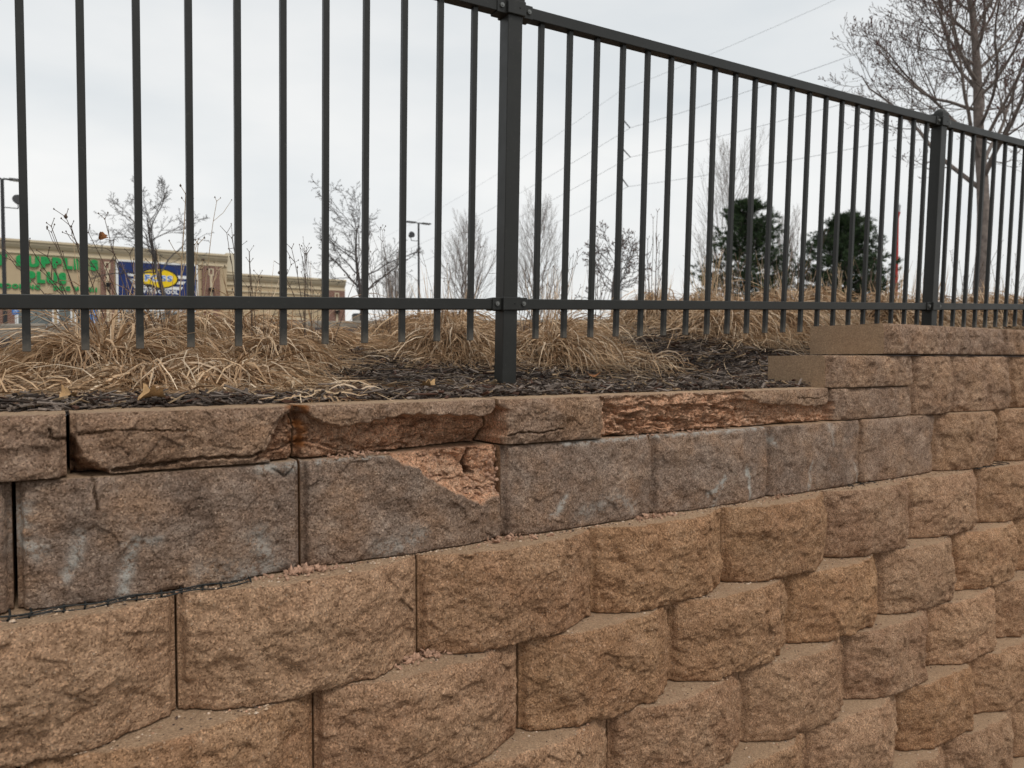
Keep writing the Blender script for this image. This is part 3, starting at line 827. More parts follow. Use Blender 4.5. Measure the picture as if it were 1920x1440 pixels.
DN = -math.pi / 2      # towards the wall
CL = [  # X, Y, blades, length, mound, bias, uprights, first elevation, label
    (-0.14, 0.72, 750, .42, .03, (DN - .8, .4), 0, .35, 'flattened dead grass clump at the left edge, sprawling towards the cap blocks'),
    (0.13, 0.94, 1350, .44, .09, (DN - .5, .3), .01, .9, 'tall brown dead grass mop behind the leftmost fence pickets'),
    (0.215, 0.66, 900, .36, .06, (DN, .45), 0, .6, 'dead grass clump with a dark parted crown, third picket from the left'),
    (0.425, 0.66, 1000, .37, .07, (DN, .45), 0, .65, 'dead grass clump with a dark parted crown, spilling out below the fifth picket'),
    (0.62, 1.05, 850, .31, .08, (DN + .5, .15), .01, .95, 'pale dead grass clump flopping right below the sixth picket'),
    (0.354, 1.45, 1050, .46, .15, None, .02, 1.0, 'dead grass mound just behind the front clumps, below the blue sign'),
    (0.64, 1.60, 1050, .46, .15, None, .02, 1.0, 'dead grass mound behind the front clumps, below the right brick pier'),
    (0.24, 1.75, 800, .42, .12, None, .02, 1.0, 'dead grass mound behind the front clumps, below the left brick pier'),
    (0.90, 1.55, 650, .42, .08, (0, .5), .01, .6, 'low dead grass clump lying flat to the right, below the far wing of the shop'),
    (1.31, 1.10, 1150, .36, .11, (DN - .7, .25), .01, .9, 'dead grass clump with a brown wind-swept side, just left of the big post'),
    (1.47, 1.50, 1000, .44, .15, None, .03, 1.0, 'tall dead grass mop behind the clump left of the big post'),
    (1.74, 1.85, 850, .44, .16, None, .03, 1.0, 'dead grass mop showing right above the lower rail left of the big post'),
    (1.76, 2.60, 700, .46, .15, None, .03, 1.0, 'dead grass tussock farther back beside the bare kerb gap'),
    (1.72, 1.0, 1000, .40, .08, (DN + .6, .35), .02, .85, 'dead grass clump sprawling right and forward of the big post'),
    (2.05, 1.45, 800, .44, .09, None, .08, .9, 'dead grass clump with bristly upright straw just right of the big post'),
    (2.88, 1.65, 900, .44, .14, None, .02, .95, 'dead grass mop right of the open kerb gap'),
    (2.72, 1.02, 950, .44, .08, (DN + .2, .3), .02, .85, 'dead grass clump fanning over mulch, middle of the right fence panel'),
    (3.05, 1.00, 1050, .46, .10, (DN + .3, .35), .03, .9, 'dead grass clump combed forward just left of the upper wall step'),
    (3.80, 1.95, 800, .46, .18, None, .10, 1.0, 'dead grass mop with a tuft of tall straw before the left pine'),
    (3.75, 1.35, 800, .44, .12, (DN + .2, .25), .03, .9, 'dead grass clump directly behind the upper wall step'),
]
for i, (X, Y, n, L, md, bi, up, e0_, lab) in enumerate(CL):
    clump('grass_clump', X, Y, n, L, lab, bi, md, i, up, w=0.0036, e0=e0_)
far = [(3.81, 2.6, 'leftmost of the far grass mounds along the crest'), (4.47, 2.8, 'second far grass mound from the left along the crest'), (4.57, 2.15, 'far grass mound with tall straw in front of the left pine'),
       (4.85, 2.0, 'grass mound on the crest between the two pines'), (5.6, 2.4, 'grass mound on the crest below the left side of the right pine'), (5.95, 2.1, 'grass mound on the crest below the right pine'),
       (6.80, 2.2, 'grass mound on the crest by the red pole'), (7.06, 1.9, 'grass mound on the crest behind the right fence post'), (8.2, 2.2, 'grass mound on the crest before the big tree trunk'),
       (9.4, 2.4, 'grass mound on the crest at the right edge, behind'), (4.35, 1.1, 'grass clump above the upper cap blocks, left of the right post'), (4.85, 1.15, 'grass clump above the upper cap blocks, right of the right post'), (5.5, 1.1, 'grass clump above the upper cap blocks at the right edge')]
for i, (X, Y, lab) in enumerate(far):
    clump('grass_clump', X, Y, 680, 0.46, lab, None, 0.26 if Y > 1.5 else 0.13, 60 + i, 0.05, w=0.0055)
for i, (X, Y, n, L, lab) in enumerate([(0.475, 0.20, 90, .13, 'small pale straw tuft on the mulch near the cap edge'), (1.98, 0.75, 130, .22, 'thin straw tuft on bare mulch right of the big post')]):
    clump('straw_tuft', X, Y, n, L, lab, (DN, .5), 0.01, 90 + i, 0, w=0.003, e0=0.7, group=None)
def litter(name, n, xr, yr, seed, label, L=0.22):
    r = np.random.default_rng(seed)
    Vs = []; Fs = []; Cs = []; off = 0
    X = r.uniform(*xr, n); Y = r.uniform(*yr, n)
    S = 7; az = r.uniform(-0.5, 0.5, n) + np.where(r.random(n) < .5, np.pi, 0) + np.where(r.random(n) < .25, r.uniform(0, 3, n), 0)
    st = L * np.exp(r.normal(0, .4, n)) / S; cu = r.normal(0, .14, n)
    lift = 0.010 + 0.016 * r.random(n)
    P = np.zeros((n, S, 3)); x, y = X, Y
    for i in range(S):
        P[:, i] = np.stack([x, y, g(x, np.maximum(y, 0.02)) + lift + 0.004 * np.sin(i * 1.3 + X * 40)], 1)
        x = x + st * np.cos(az); y = y + st * np.sin(az) * .8; az = az + cu
    c = STRAW[r.choice(len(STRAW), n)] * r.uniform(0.6, 1.1, (n, 1))
    V, F, C = ribbons(P, 0.003 * np.exp(r.normal(0, .3, n)), c, r.uniform(-.8, .8, n))
    o = link(name, npmesh(name, V, F, True, cols=C), M['straw'])
    return tag(o, label, 'straw', kind='stuff')
litter('straw_litter', 150, (-0.4, 0.75), (0.16, 0.7), 31, 'loose straw strewn over the mulch on the left')
litter('straw_litter', 220, (0.7, 2.3), (0.35, 1.3), 32, 'loose straw strewn over the mulch around the big post')
litter('straw_litter', 500, (2.1, 4.5), (0.5, 1.6), 33, 'loose straw strewn over the mulch before the wall steps', 0.26)
litter('straw_litter', 500, (-0.6, 3.5), (1.0, 2.6), 34, 'loose straw matted between the clumps farther back', 0.28)

# ------------------------------------------------------------------ branching things
class Limbs:
    """tapered tubes along polylines, joined into one mesh"""
    def __init__(s): s.V = []; s.F = []; s.n = 0
    def add(s, pts, rad, k=5):
        pts = np.asarray(pts, float); m = len(pts)
        T = np.gradient(pts, axis=0); T /= np.linalg.norm(T, axis=1, keepdims=True) + 1e-9
        ref = np.array([0.31, 0.17, 0.93]) if abs(T[0, 2]) < 0.9 else np.array([0.9, 0.3, 0.1])
        A = np.cross(T, ref); A /= np.linalg.norm(A, axis=1, keepdims=True) + 1e-9
        B = np.cross(T, A)
        a = np.arange(k) * 2 * np.pi / k
        ring = pts[:, None] + (A[:, None] * np.cos(a)[None, :, None] + B[:, None] * np.sin(a)[None, :, None]) * np.asarray(rad)[:, None, None]
        s.V.append(ring.reshape(-1, 3))
        i = (np.arange(m - 1)[:, None] * k + np.arange(k)[None]); j = (np.arange(m - 1)[:, None] * k + (np.arange(k)[None] + 1) % k)
        s.F.append(np.stack([i.ravel(), j.ravel(), (j + k).ravel(), (i + k).ravel()], 1) + s.n)
        s.n += m * k
    def mesh(s, name, org=(0, 0, 0)):
        return npmesh(name, np.concatenate(s.V) - np.array(org), np.concatenate(s.F), True)

def buds_mesh(name, pts, size, r, org):
    pts = np.asarray(pts); n = len(pts)
    base = np.array([[1, 0, 0], [0, 1, 0], [-1, 0, 0], [0, -1, 0], [0, 0, 1.8], [0, 0, -1.2]])
    sz = size * np.exp(r.normal(0, 0.3, n))
    V = (pts[:, None] + base[None] * sz[:, None, None]).reshape(-1, 3) - np.array(org)
    q = np.array([[0, 1, 4], [1, 2, 4], [2, 3, 4], [3, 0, 4], [1, 0, 5], [2, 1, 5], [3, 2, 5], [0, 3, 5]])
    F = (np.arange(n)[:, None, None] * 6 + q[None]).reshape(-1, 3)
    return npmesh(name, V, F, True)

def twig_shrub(X, Y, n, hgt, spread, label, seed, lean=(0, 0), rad=0.0024, mat='twig'):
    r = np.random.default_rng(seed + 500)
    z0 = gz(X, Y); Lb = Limbs(); bd = []
    for i in range(n):
        az = r.uniform(0, 6.28); tl = abs(r.normal(0, spread)) ; h = hgt * r.uniform(0.55, 1.1)
        p = np.array([X + r.normal(0, .03), Y + r.normal(0, .03), z0]); d = np.array([np.cos(az) * tl + lean[0], np.sin(az) * tl + lean[1], 1.0]); d /= np.linalg.norm(d)
        pts = [p]; S = 8
        for k in range(S):
            d = d + r.normal(0, 0.045, 3); d /= np.linalg.norm(d); p = p + d * h / S; pts.append(p)
        rr = rad * r.uniform(.7, 1.2); Lb.add(pts, np.linspace(rr, rr * 0.5, S + 1), 4)
        for kk in r.choice(np.arange(4, S), 2, replace=False):
            q = pts[kk]; dd = d + r.normal(0, .45, 3); dd[2] = abs(dd[2]); dd /= np.linalg.norm(dd); ln = h * r.uniform(.06, .22)
            m = q + dd * ln * .5; e = m + (dd + np.array([0, 0, .5])) * ln * .4
            Lb.add([q, m, e], [rr * .55, rr * .5, rr * .4], 4); bd.append(e)
        for s in (-1, 1):
            side = np.cross(d, [0, 1, 0]) * s; e = p + (d * .7 + side * .5) * r.uniform(.015, .04)
            Lb.add([p, e], [rr * .5, rr * .4], 4); bd.append(e)
        bd.append(p)
    root = empty('twig_shrub', (X, Y, z0)); tag(root, label, 'shrub', 'bare twiggy shrubs in the bed')
    link('stems', Lb.mesh('stems', (X, Y, z0)), M[mat], root)
    link('buds', buds_mesh('buds', bd, rad * 1.05, r, (X, Y, z0)), M['twig'], root)['kind'] = 'stuff'
    return root
SH = [(0.16, 1.05, 9, .62, .28, (-.30, .05), 'bare leaning twigs in front of the green shop lettering'), (0.30, 1.25, 8, .62, .30, (-.22, 0), 'bare twig shrub in front of the blue sign, leaning left'),
      (0.62, 1.35, 9, .60, .20, (.02, 0), 'bare budded twigs in front of the right brick pier'), (0.80, 1.15, 8, .50, .22, (.05, 0), 'bare budded twigs rising over the far wing of the shop'),
      (1.25, 1.6, 9, .75, .25, (-.22, 0), 'bare twigs leaning left before the twin-headed lamp'), (1.55, 1.5, 10, .70, .22, (.02, 0), 'bare upright twigs between the lamp and the big post'),
      (1.78, 1.3, 8, .60, .25, (.05, 0), 'bare twigs right behind the big post'), (2.05, 1.5, 11, .62, .25, (.2, 0), 'bare twigs leaning right beside the big post'),
      (2.55, 1.75, 9, .65, .28, (.1, 0), 'bare twigs in the kerb gap before the berry tree'), (3.4, 2.2, 10, .85, .22, (0, 0), 'tall bare twigs left of the left pine'),
      (4.4, 2.5, 9, .80, .25, (.05, 0), 'bare twigs in front of the left pine'), (5.2, 2.4, 10, .85, .22, (0, 0), 'bare twigs in front of the right pine'), (6.2, 2.4, 9, .85, .28, (.1, 0), 'bare twigs beside the red pole'),
      (7.6, 2.3, 10, .9, .28, (0, 0), 'bare twigs before the big tree trunk'), (8.6, 2.3, 10, .9, .28, (0, 0), 'bare twigs at the right edge below the big tree')]
for i, (X, Y, n, h, sp, ln, lab) in enumerate(SH):
    twig_shrub(X, Y, n, h * (.74 if X < 3 else .85), sp, lab, i, ln, rad=0.0020 if X < 3 else 0.0030)
SH2 = [(0.42, 1.30, 7, .70, .16, (-.03, 0), 'pale straw-coloured stalks in front of the yellow logo'), (4.0, 2.3, 14, .62, .18, (.06, 0), 'pale straw-coloured stalks before the left pine'), (5.5, 2.2, 14, .62, .2, (.05, 0), 'pale straw-coloured stalks before the right pine')]
M['stalk'] = plain('pale_stalk', (0.47, 0.35, 0.22), 0.8, 0.2, 30)
for i, (X, Y, n, h, sp, ln, lab) in enumerate(SH2):
    twig_shrub(X, Y, n, h * .8, sp, lab, 40 + i, ln, rad=0.0024 if X < 3 else 0.0038, mat='stalk')

def bare_tree(name, base, height, trunk_r, label, seed, first=0.25, levels=4, nb=(14, 7, 6, 4), ang=(0.95, 0.75, 0.7, 0.7), lfac=(0.55, 0.5, 0.45, 0.45), mats=('bark', 'bark'), bud=0, up=0.10, wob=0.10, minr=0.003, leaders=0, group=None, trunk_lean=(0, 0)):
    r = np.random.default_rng(seed + 900)
    T = Limbs(); C = Limbs(); tips = []
    def grow(p, d, L, r0, lev):
        S = (12, 9, 7, 5, 4, 3)[lev]
        pts = [p]; dirs = [d]
        for k in range(S):
            d = d + r.normal(0, wob * (0.4 if lev == 0 else 1.0), 3); d[2] += (up if lev else 0.02)
            d = d / np.linalg.norm(d); p = p + d * L / S; pts.append(p); dirs.append(d)
        rr = np.linspace(r0, max(minr, r0 * (0.30 if lev else 0.22)), S + 1)
        (T if lev == 0 else C).add(pts, rr, (9, 6, 5, 4, 3, 3)[lev])
        if lev >= levels:
            tips.extend([pts[-1]] + ([pts[-2], pts[len(pts) // 2]] if bud else []))
            return
        n = nb[lev]
        f0 = first if lev == 0 else 0.18
        for i in range(n):
            t = f0 + (1 - f0) * (i + r.random() * .8) / n
            t = min(t, 0.98); kf = t * S; k = int(kf); q = pts[k] + (pts[min(k + 1, S)] - pts[k]) * (kf - k)
            dd = dirs[k]; az = i * 2.4 + r.random() * 1.2
            a = np.cross(dd, [0.3, 0.2, 1.0] if abs(dd[2]) < .95 else [1, 0, 0]); a /= np.linalg.norm(a); b = np.cross(dd, a)
            an = ang[lev] * r.uniform(.7, 1.2) * (1.15 - 0.45 * t)
            nd = dd * math.cos(an) + (a * math.cos(az) + b * math.sin(az)) * math.sin(an)
            ll = L * lfac[lev] * (1.15 - 0.65 * t) * r.uniform(.75, 1.2)
            rk = rr[min(k, S)]
            grow(q, nd, ll, max(minr, rk * r.uniform(.34, .54)), lev + 1)
    b0 = np.array(base, float)
    grow(b0, np.array([trunk_lean[0], trunk_lean[1], 1.0]), height, trunk_r, 0)
    root = empty(name, base); tag(root, label, 'tree', group)
    link('trunk', T.mesh('trunk', base), M[mats[0]], root)
    link('crown', C.mesh('crown', base), M[mats[1]], root)
    if bud: link('buds', buds_mesh('buds', tips, bud, r, base), M['bud'], root)['kind'] = 'stuff'
    return root
def ground_at(x, y): return (x, y, gz(x, y) - 0.05)
bare_tree('bare_tree', ground_at(11.9, 4.11), 6.6, 0.108, 'tall grey bare budding tree at the right behind the fence', 3, first=0.30, levels=4, nb=(30, 9, 7, 5), ang=(0.95, 0.75, 0.75, 0.8), lfac=(0.41, 0.56, 0.50, 0.42), bud=0.0068, up=0.11, wob=0.11, minr=0.0026)
bare_tree('bare_tree', ground_at(4.3, 31.5), 5.0, 0.13, 'small dark bare tree in front of the blue sign', 5, first=0.38, levels=4, nb=(11, 6, 5, 4), ang=(1.15, .8, .8, .8), lfac=(.78, .5, .45, .45), mats=('bark_dark', 'bark_dark'), up=0.02, wob=.15, minr=0.0075)
bare_tree('bare_tree', ground_at(9.5, 23.5), 3.9, 0.11, 'small dark spreading bare tree right of the far shop wing', 6, first=0.22, levels=4, nb=(12, 6, 5, 4), ang=(1.15, .8, .8, .8), lfac=(.85, .5, .45, .45), mats=('bark_dark', 'bark_dark'), up=0.03, wob=.15, minr=0.0065)
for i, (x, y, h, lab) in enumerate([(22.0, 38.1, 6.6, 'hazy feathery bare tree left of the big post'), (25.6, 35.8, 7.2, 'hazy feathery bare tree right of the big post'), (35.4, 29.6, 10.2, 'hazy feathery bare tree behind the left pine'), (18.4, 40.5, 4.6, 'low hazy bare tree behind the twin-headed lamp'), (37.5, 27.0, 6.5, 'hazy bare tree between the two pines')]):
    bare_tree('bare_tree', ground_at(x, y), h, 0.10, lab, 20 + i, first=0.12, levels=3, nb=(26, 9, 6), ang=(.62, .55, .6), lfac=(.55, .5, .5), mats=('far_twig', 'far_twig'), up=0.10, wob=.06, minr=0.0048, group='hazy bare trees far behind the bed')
tb = bare_tree('berry_tree', ground_at(14.4, 15.6), 2.6, 0.06, 'low spreading bare tree with dark berries behind the kerb', 31, first=0.3, levels=3, nb=(13, 7, 5), ang=(1.1, .8, .8), lfac=(.6, .5, .5), mats=('bark_dark', 'bark_dark'), bud=0.014, up=0.03, wob=.13, minr=0.007)
for c in tb.children:
    if c.name.startswith('buds'):
        c.name = 'berries'; c.data.materials.clear(); c.data.materials.append(M['berry'])

def pine(base, h, rad, label, seed, gaps=0.0):
    r = np.random.default_rng(seed + 70)
    T = Limbs(); b0 = np.array(base, float)
    pts = [b0 + np.array([0, 0, h * t]) + np.array([*r.normal(0, .03, 2), 0]) for t in np.linspace(0, .97, 10)]
    T.add(pts, np.linspace(h * .022, h * .004, 10), 7)
    Pn = []; D = []
    tone = []
    nb = 125
    for i in range(nb):
        t = 0.10 + 0.90 * (i + r.random()) / nb
        az = r.uniform(0, 6.28)
        R_ = rad * (1 - max(0, t - .25) / .75) ** 0.66 * r.uniform(.70, 1.30) * (0.85 + 0.15 * min(1, t / .25)) + .15
        p = b0 + np.array([0, 0, h * t * .94]); d = np.array([math.cos(az), math.sin(az), r.uniform(.05, .55)])
        q = [p]; S = 6
        for k in range(S):
            d = d + np.array([*r.normal(0, .12, 2), .03 + r.normal(0, .07)]); d /= np.linalg.norm(d); p = p + d * R_ / S; q.append(p)
        T.add(q, np.linspace(.03, .008, S + 1), 4)
        for k in range(1, S + 1):
            m = int(3 + 4 * (k / S)) if r.random() > gaps else 1
            for _ in range(m):
                sd = d + r.normal(0, .75, 3); sd[2] = abs(sd[2]) * .9; sd /= np.linalg.norm(sd)
                c = q[k] + r.normal(0, .05 * R_ + .03, 3); e = c + sd * r.uniform(.10, .26)
                T.add([q[k], e], [.008, .004], 3)
                Pn.append((c + e) / 2); D.append(sd); tone.append(r.random())
                Pn.append(e); D.append(sd); tone.append(r.random())
    Pn = np.array(Pn); D = np.array(D); tone = np.array(tone)
    K = 22; n = len(Pn)
    dirs = D[:, None] * .9 + r.normal(0, .65, (n, K, 3)); dirs /= np.linalg.norm(dirs, axis=2, keepdims=True)
    L = r.uniform(.08, .15, (n, K, 1)) * (h / 4.5) ** .3
    A = np.broadcast_to(Pn[:, None] + r.normal(0, .02, (n, K, 3)), dirs.shape); Bp = A + dirs * L
    sv = np.cross(dirs, r.normal(0, 1, (n, K, 3))); sv /= np.linalg.norm(sv, axis=2, keepdims=True); sv = sv * 0.0075
    V = np.stack([A - sv, A + sv, Bp], 2).reshape(-1, 3)
    F = np.arange(len(V)).reshape(-1, 3)
    c = np.array([0.020, 0.038, 0.018])[None] * (1 - tone[:, None]) + np.array([0.075, 0.115, 0.048])[None] * tone[:, None]
    C = np.repeat(c, K * 3, 0)
    root = empty('pine_tree', base); tag(root, label, 'tree', 'pines behind the bed')
    link('trunk', T.mesh('trunk', base), M['bark_dark'], root)
    link('crown', npmesh('crown', V - b0, F, False, cols=C), M['needle'], root)
pine(ground_at(25.95, 20.14), 6.4, 2.05, 'taller open dark green pine, left of the two pines', 1, .35)
pine(ground_at(27.76, 16.62), 5.3, 2.05, 'dense rounded dark green pine, right of the two pines', 2, 0.08)

# ------------------------------------------------------------------ shop building
FY = 60.8
bld = empty('shop_building', (5.0, FY, 3.2)); tag(bld, 'long tan stucco shop building with brick piers and cornice behind the fence', 'building')
BO = Vector((5.0, FY, 3.2))
def bpart(name, mat, fn, parent=None, org=None):
    mb = MB(); fn(mb)
    p = parent or bld; o0 = org if org is not None else (BO if p is bld else Vector((0, 0, 0)))
    return mb.build(name, M[mat], p, xf=lambda c: c - o0)
bpart('wall', 'stucco', lambda m: m.box((-40, FY, 2.0), (12.3, FY + 14, 9.6)))
bpart('wall', 'stucco', lambda m: m.box((12.3, FY + 0.5, 2.0), (22.2, FY + 14, 8.3)))
prof = lambda y, z: [(y + .3, z), (y - .10, z), (y - .10, z + .10), (y - .02, z + .12), (y - .02, z + .32), (y - .16, z + .42), (y - .30, z + .62), (y - .30, z + .74), (y - .42, z + .80), (y - .42, z + .95), (y + .3, z + .95)]
bpart('cornice', 'trim', lambda m: m.extrude_x(prof(FY, 9.25), -40.2, 12.35))
bpart('cornice', 'trim', lambda m: m.extrude_x(prof(FY + .5, 7.86), 12.31, 22.35))
bpart('parapet_return', 'pale', lambda m: m.box((12.36, FY + .3, 8.9), (13.1, FY + 8, 10.42)))
bpart('band', 'trim', lambda m: m.box((12.32, FY + .42, 7.35), (22.25, FY + .53, 7.48), .01))
bpart('base_band', 'trim', lambda m: m.box((12.32, FY + .40, 5.15), (22.25, FY + .53, 5.33), .01))
bpart('brick_base', 'brick', lambda m: m.box((12.33, FY + .36, 2.0), (22.28, FY + .53, 5.15)))
bpart('brick_base', 'brick', lambda m: m.box((-40, FY - .12, 2.0), (-1.85, FY + .02, 6.2)))
def pier(x0, x1, zt, y0):
    o = bpart('brick_pier', 'brick', lambda m: m.box((x0, y0 - .22, 2.0), (x1, y0 + .05, zt)))
    xm = (x0 + x1) / 2
    bpart('pier_emblem', 'trim', lambda m: (m.box((xm - .19, y0 - .27, zt - .70), (xm - .10, y0 - .18, zt - .18)), m.box((xm + .10, y0 - .27, zt - .70), (xm + .19, y0 - .18, zt - .18)), m.box((xm - .19, y0 - .265, zt - .27), (xm + .19, y0 - .18, zt - .18)), m.box((xm - .19, y0 - .265, zt - .75), (xm + .19, y0 - .18, zt - .66))), o, BO)
    bpart('pier_stripe', 'trim', lambda m: m.box((xm - .09, y0 - .27, 4.6), (xm + .09, y0 - .18, zt - .752)), o, BO)
    bpart('wall_lamp', 'lamp', lambda m: (m.tube((xm, y0 - .42, zt - 2.05), (xm, y0 - .42, zt - 1.75), .10, .26, 12), m.box((xm - .03, y0 - .45, zt - 1.80), (xm + .03, y0 - .2, zt - 1.72))), o, BO)
pier(3.40, 4.28, 9.2, FY)
pier(10.42, 11.74, 9.2, FY)
pier(20.78, 22.28, 7.83, FY + .5)
# storefront windows
def window(x0, x1, z0, z1, mull):
    o = bpart('window', 'white', lambda m: [m.box((x0, FY - .10, z0), (x0 + .10, FY + .02, z1)), m.box((x1 - .10, FY - .10, z0), (x1, FY + .02, z1)), m.box((x0 + .1, FY - .10, z1 - .12), (x1 - .1, FY + .02, z1)), m.box((x0 + .1, FY - .10, z0), (x1 - .1, FY + .02, z0 + .10))] + [m.box((xx - .04, FY - .09, z0 + .1), (xx + .04, FY + .02, z1 - .12)) for xx in mull])
    e = [x0 + .1] + sum([[xx - .04, xx + .04] for xx in mull], []) + [x1 - .1]
    for a, b in zip(e[::2], e[1::2]):
        bpart('pane', 'glass', lambda m: m.box((a, FY - .05, z0 + .10), (b, FY - .02, z1 - .12)), o, BO)
window(-1.80, 0.42, 4.08, 6.3, [-1.05])
window(0.62, 1.55, 4.08, 6.3, [])
window(1.70, 3.30, 3.3, 6.3, [2.35])
window(4.5, 7.3, 3.3, 5.5, [5.9]); window(7.4, 10.2, 3.3, 5.5, [8.8])
bpart('brick_base', 'brick', lambda m: m.box((-1.845, FY - .14, 2.0), (1.65, FY + .02, 4.07)))

def text_mesh(ch, size, offset, depth):
    cu = bpy.data.curves.new('letter', 'FONT'); cu.body = ch; cu.size = size; cu.offset = offset; cu.extrude = depth; cu.resolution_u = 4
    ob = bpy.data.objects.new('letter_tmp', cu); COL.objects.link(ob)
    bpy.context.view_layer.update()
    me = bpy.data.meshes.new_from_object(ob.evaluated_get(bpy.context.evaluated_depsgraph_get()))
    bpy.data.objects.remove(ob); bpy.data.curves.remove(cu)
    V = np.zeros(len(me.vertices) * 3); me.vertices.foreach_get('co', V); V = V.reshape(-1, 3)
    return me, V
def lettering(s, x0, x1, z0, z1, y, mat, parent, org, bold=0.06, depth=0.06, gapf=0.08):
    """letters fitted between x0..x1 and z0..z1 on the wall plane y, one mesh each"""
    parts = []; cx = 0.0; hmax = 0
    for ch in s:
        if ch == ' ': cx += 0.42; continue
        me, V = text_mesh(ch, 1.0, bold, 1.0)
        a, b = V[:, 0].min(), V[:, 0].max(); lo, hi = V[:, 1].min(), V[:, 1].max()
        parts.append((me, V, cx - a)); cx += (b - a) + gapf; hmax = max(hmax, hi)
    tot = cx - gapf; sx = (x1 - x0) / tot; sz = (z1 - z0) / hmax
    for me, V, dx in parts:
        W = np.stack([x0 + (V[:, 0] + dx) * sx - org[0], y - V[:, 2] * depth * -1.0 - org[1], z0 + V[:, 1] * sz - org[2]], 1)
        me.vertices.foreach_set('co', W.astype(np.float32).ravel()); me.update(); me.materials.clear()
        link('letter', me, M[mat], parent)
def sign_root(x, z, label, name='shop_sign', y=FY):
    o = empty(name, (x, y, z)); tag(o, label, 'sign'); return o, Vector((x, y, z))
s, so_ = sign_root(-0.5, 8.4, 'large green shop name lettering in two lines on the tan wall')
lettering('PET SUPPLIES', -4.35, 3.28, 8.40, 9.12, FY - .10, 'green', s, so_, 0.085)
lettering('PLUS', -1.16, 1.25, 7.30, 8.06, FY - .10, 'green', s, so_, 0.085)
s, so_ = sign_root(-1.8, 6.77, 'small green grooming lettering at the left under the shop name')
lettering('GROOMING', -3.2, -0.37, 6.78, 7.10, FY - .06, 'green', s, so_, 0.06, 0.04)
s, so_ = sign_root(1.8, 6.77, 'small green dog wash lettering right of the grooming lettering')
lettering('DOG WASH', 0.42, 3.16, 6.78, 7.10, FY - .06, 'green', s, so_, 0.06, 0.04)
s, so_ = sign_root(7.2, 5.6, 'blue swim school sign with yellow oval logo and white border')
def spart(name, mat, fn):
    mb = MB(); fn(mb); return mb.build(name, M[mat], s, xf=lambda c: c - so_)
spart('panel', 'blue', lambda m: m.box((4.55, FY - .20, 5.62), (9.95, FY - .02, 9.12)))
spart('border', 'white', lambda m: (m.box((4.40, FY - .24, 5.5), (4.55, FY - .01, 9.25)), m.box((9.95, FY - .24, 5.5), (10.10, FY - .01, 9.25)), m.box((4.55, FY - .235, 9.12), (9.95, FY - .01, 9.25)), m.box((4.55, FY - .235, 5.5), (9.95, FY - .01, 5.62))))
def ell(cx, cz, rx, rz, n=40): return [(cx + rx * math.cos(2 * math.pi * i / n), cz + rz * math.sin(2 * math.pi * i / n)) for i in range(n)]
for dz in (8.30, 7.86, 7.42):
    k = (8.55 - dz) * .42
    spart('stripe', 'white', lambda m: m.prism([(4.98 + k, dz), (9.5 - k, dz), (9.42 - k - .1, dz - .24), (5.06 + k + .1, dz - .24)], FY - .215, FY - .205))
spart('oval_edge', 'black', lambda m: m.prism(ell(7.32, 8.0, 1.38, .78), FY - .232, FY - .222))
spart('oval', 'yellow', lambda m: m.prism(ell(7.30, 8.0, 1.28, .69), FY - .245, FY - .234))
lettering('FOSS', 6.30, 8.28, 7.78, 8.26, FY - .250, 'white', s, so_, 0.10, 0.004, 0.02)
lettering('FOSS', 6.36, 8.22, 7.82, 8.22, FY - .258, 'lightblue', s, so_, 0.02, 0.004, 0.12)
lettering('SWIM SCHOOL', 5.78, 8.66, 6.86, 7.14, FY - .21, 'white', s, so_, 0.05, 0.01)

# ------------------------------------------------------------------ lot furniture
def parking_sign(x, y, zc, w, h, label, n=1):
    zb = gz(x, y); root = empty('parking_sign', (x, y, zb)); tag(root, label, 'sign', 'blue parking signs')
    o = Vector((x, y, zb))
    MB().tube((x, y + .03, zb - .2), (x, y + .03, zc + h / 2), .03, .03, 8).build('post', M['white'], root, xf=lambda c: c - o)
    for i in range(n):
        z = zc - i * (h + .05)
        p = MB().box((x - w / 2, y - .012, z - h / 2), (x + w / 2, y, z + h / 2), .004).build('plate', M['sign_blue'], root, xf=lambda c: c - o)
        mb = MB()      # wheelchair figure
        mb.prism(ell(x - .01, z + .13 * h / .45, .028, .028, 12), y - .017, y - .013)
        mb.box((x - .03, y - .017, z - .03), (x + .0, y - .013, z + .10)); mb.box((x - .028, y - .0165, z - .03), (x + .08, y - .0135, z))
        mb.box((x + .06, y - .017, z - .11), (x + .085, y - .013, z - .005))
        n_ = 20
        for q in range(13):
            a0 = 2.2 + q * .28; mb.tube((x - .01 + .075 * math.cos(a0), y - .015, z - .07 + .075 * math.sin(a0)), (x - .01 + .075 * math.cos(a0 + .28), y - .015, z - .07 + .075 * math.sin(a0 + .28)), .009, .009, 5)
        mb.build('symbol', M['white'], p, xf=lambda c: c - o)
parking_sign(-1.6, 51.9, 4.72, .34, .48, 'blue accessible parking sign on a white post before the shop windows')
parking_sign(2.42, 50.5, 4.62, .34, .42, 'pair of blue parking signs on one post before the right shop window', 2)

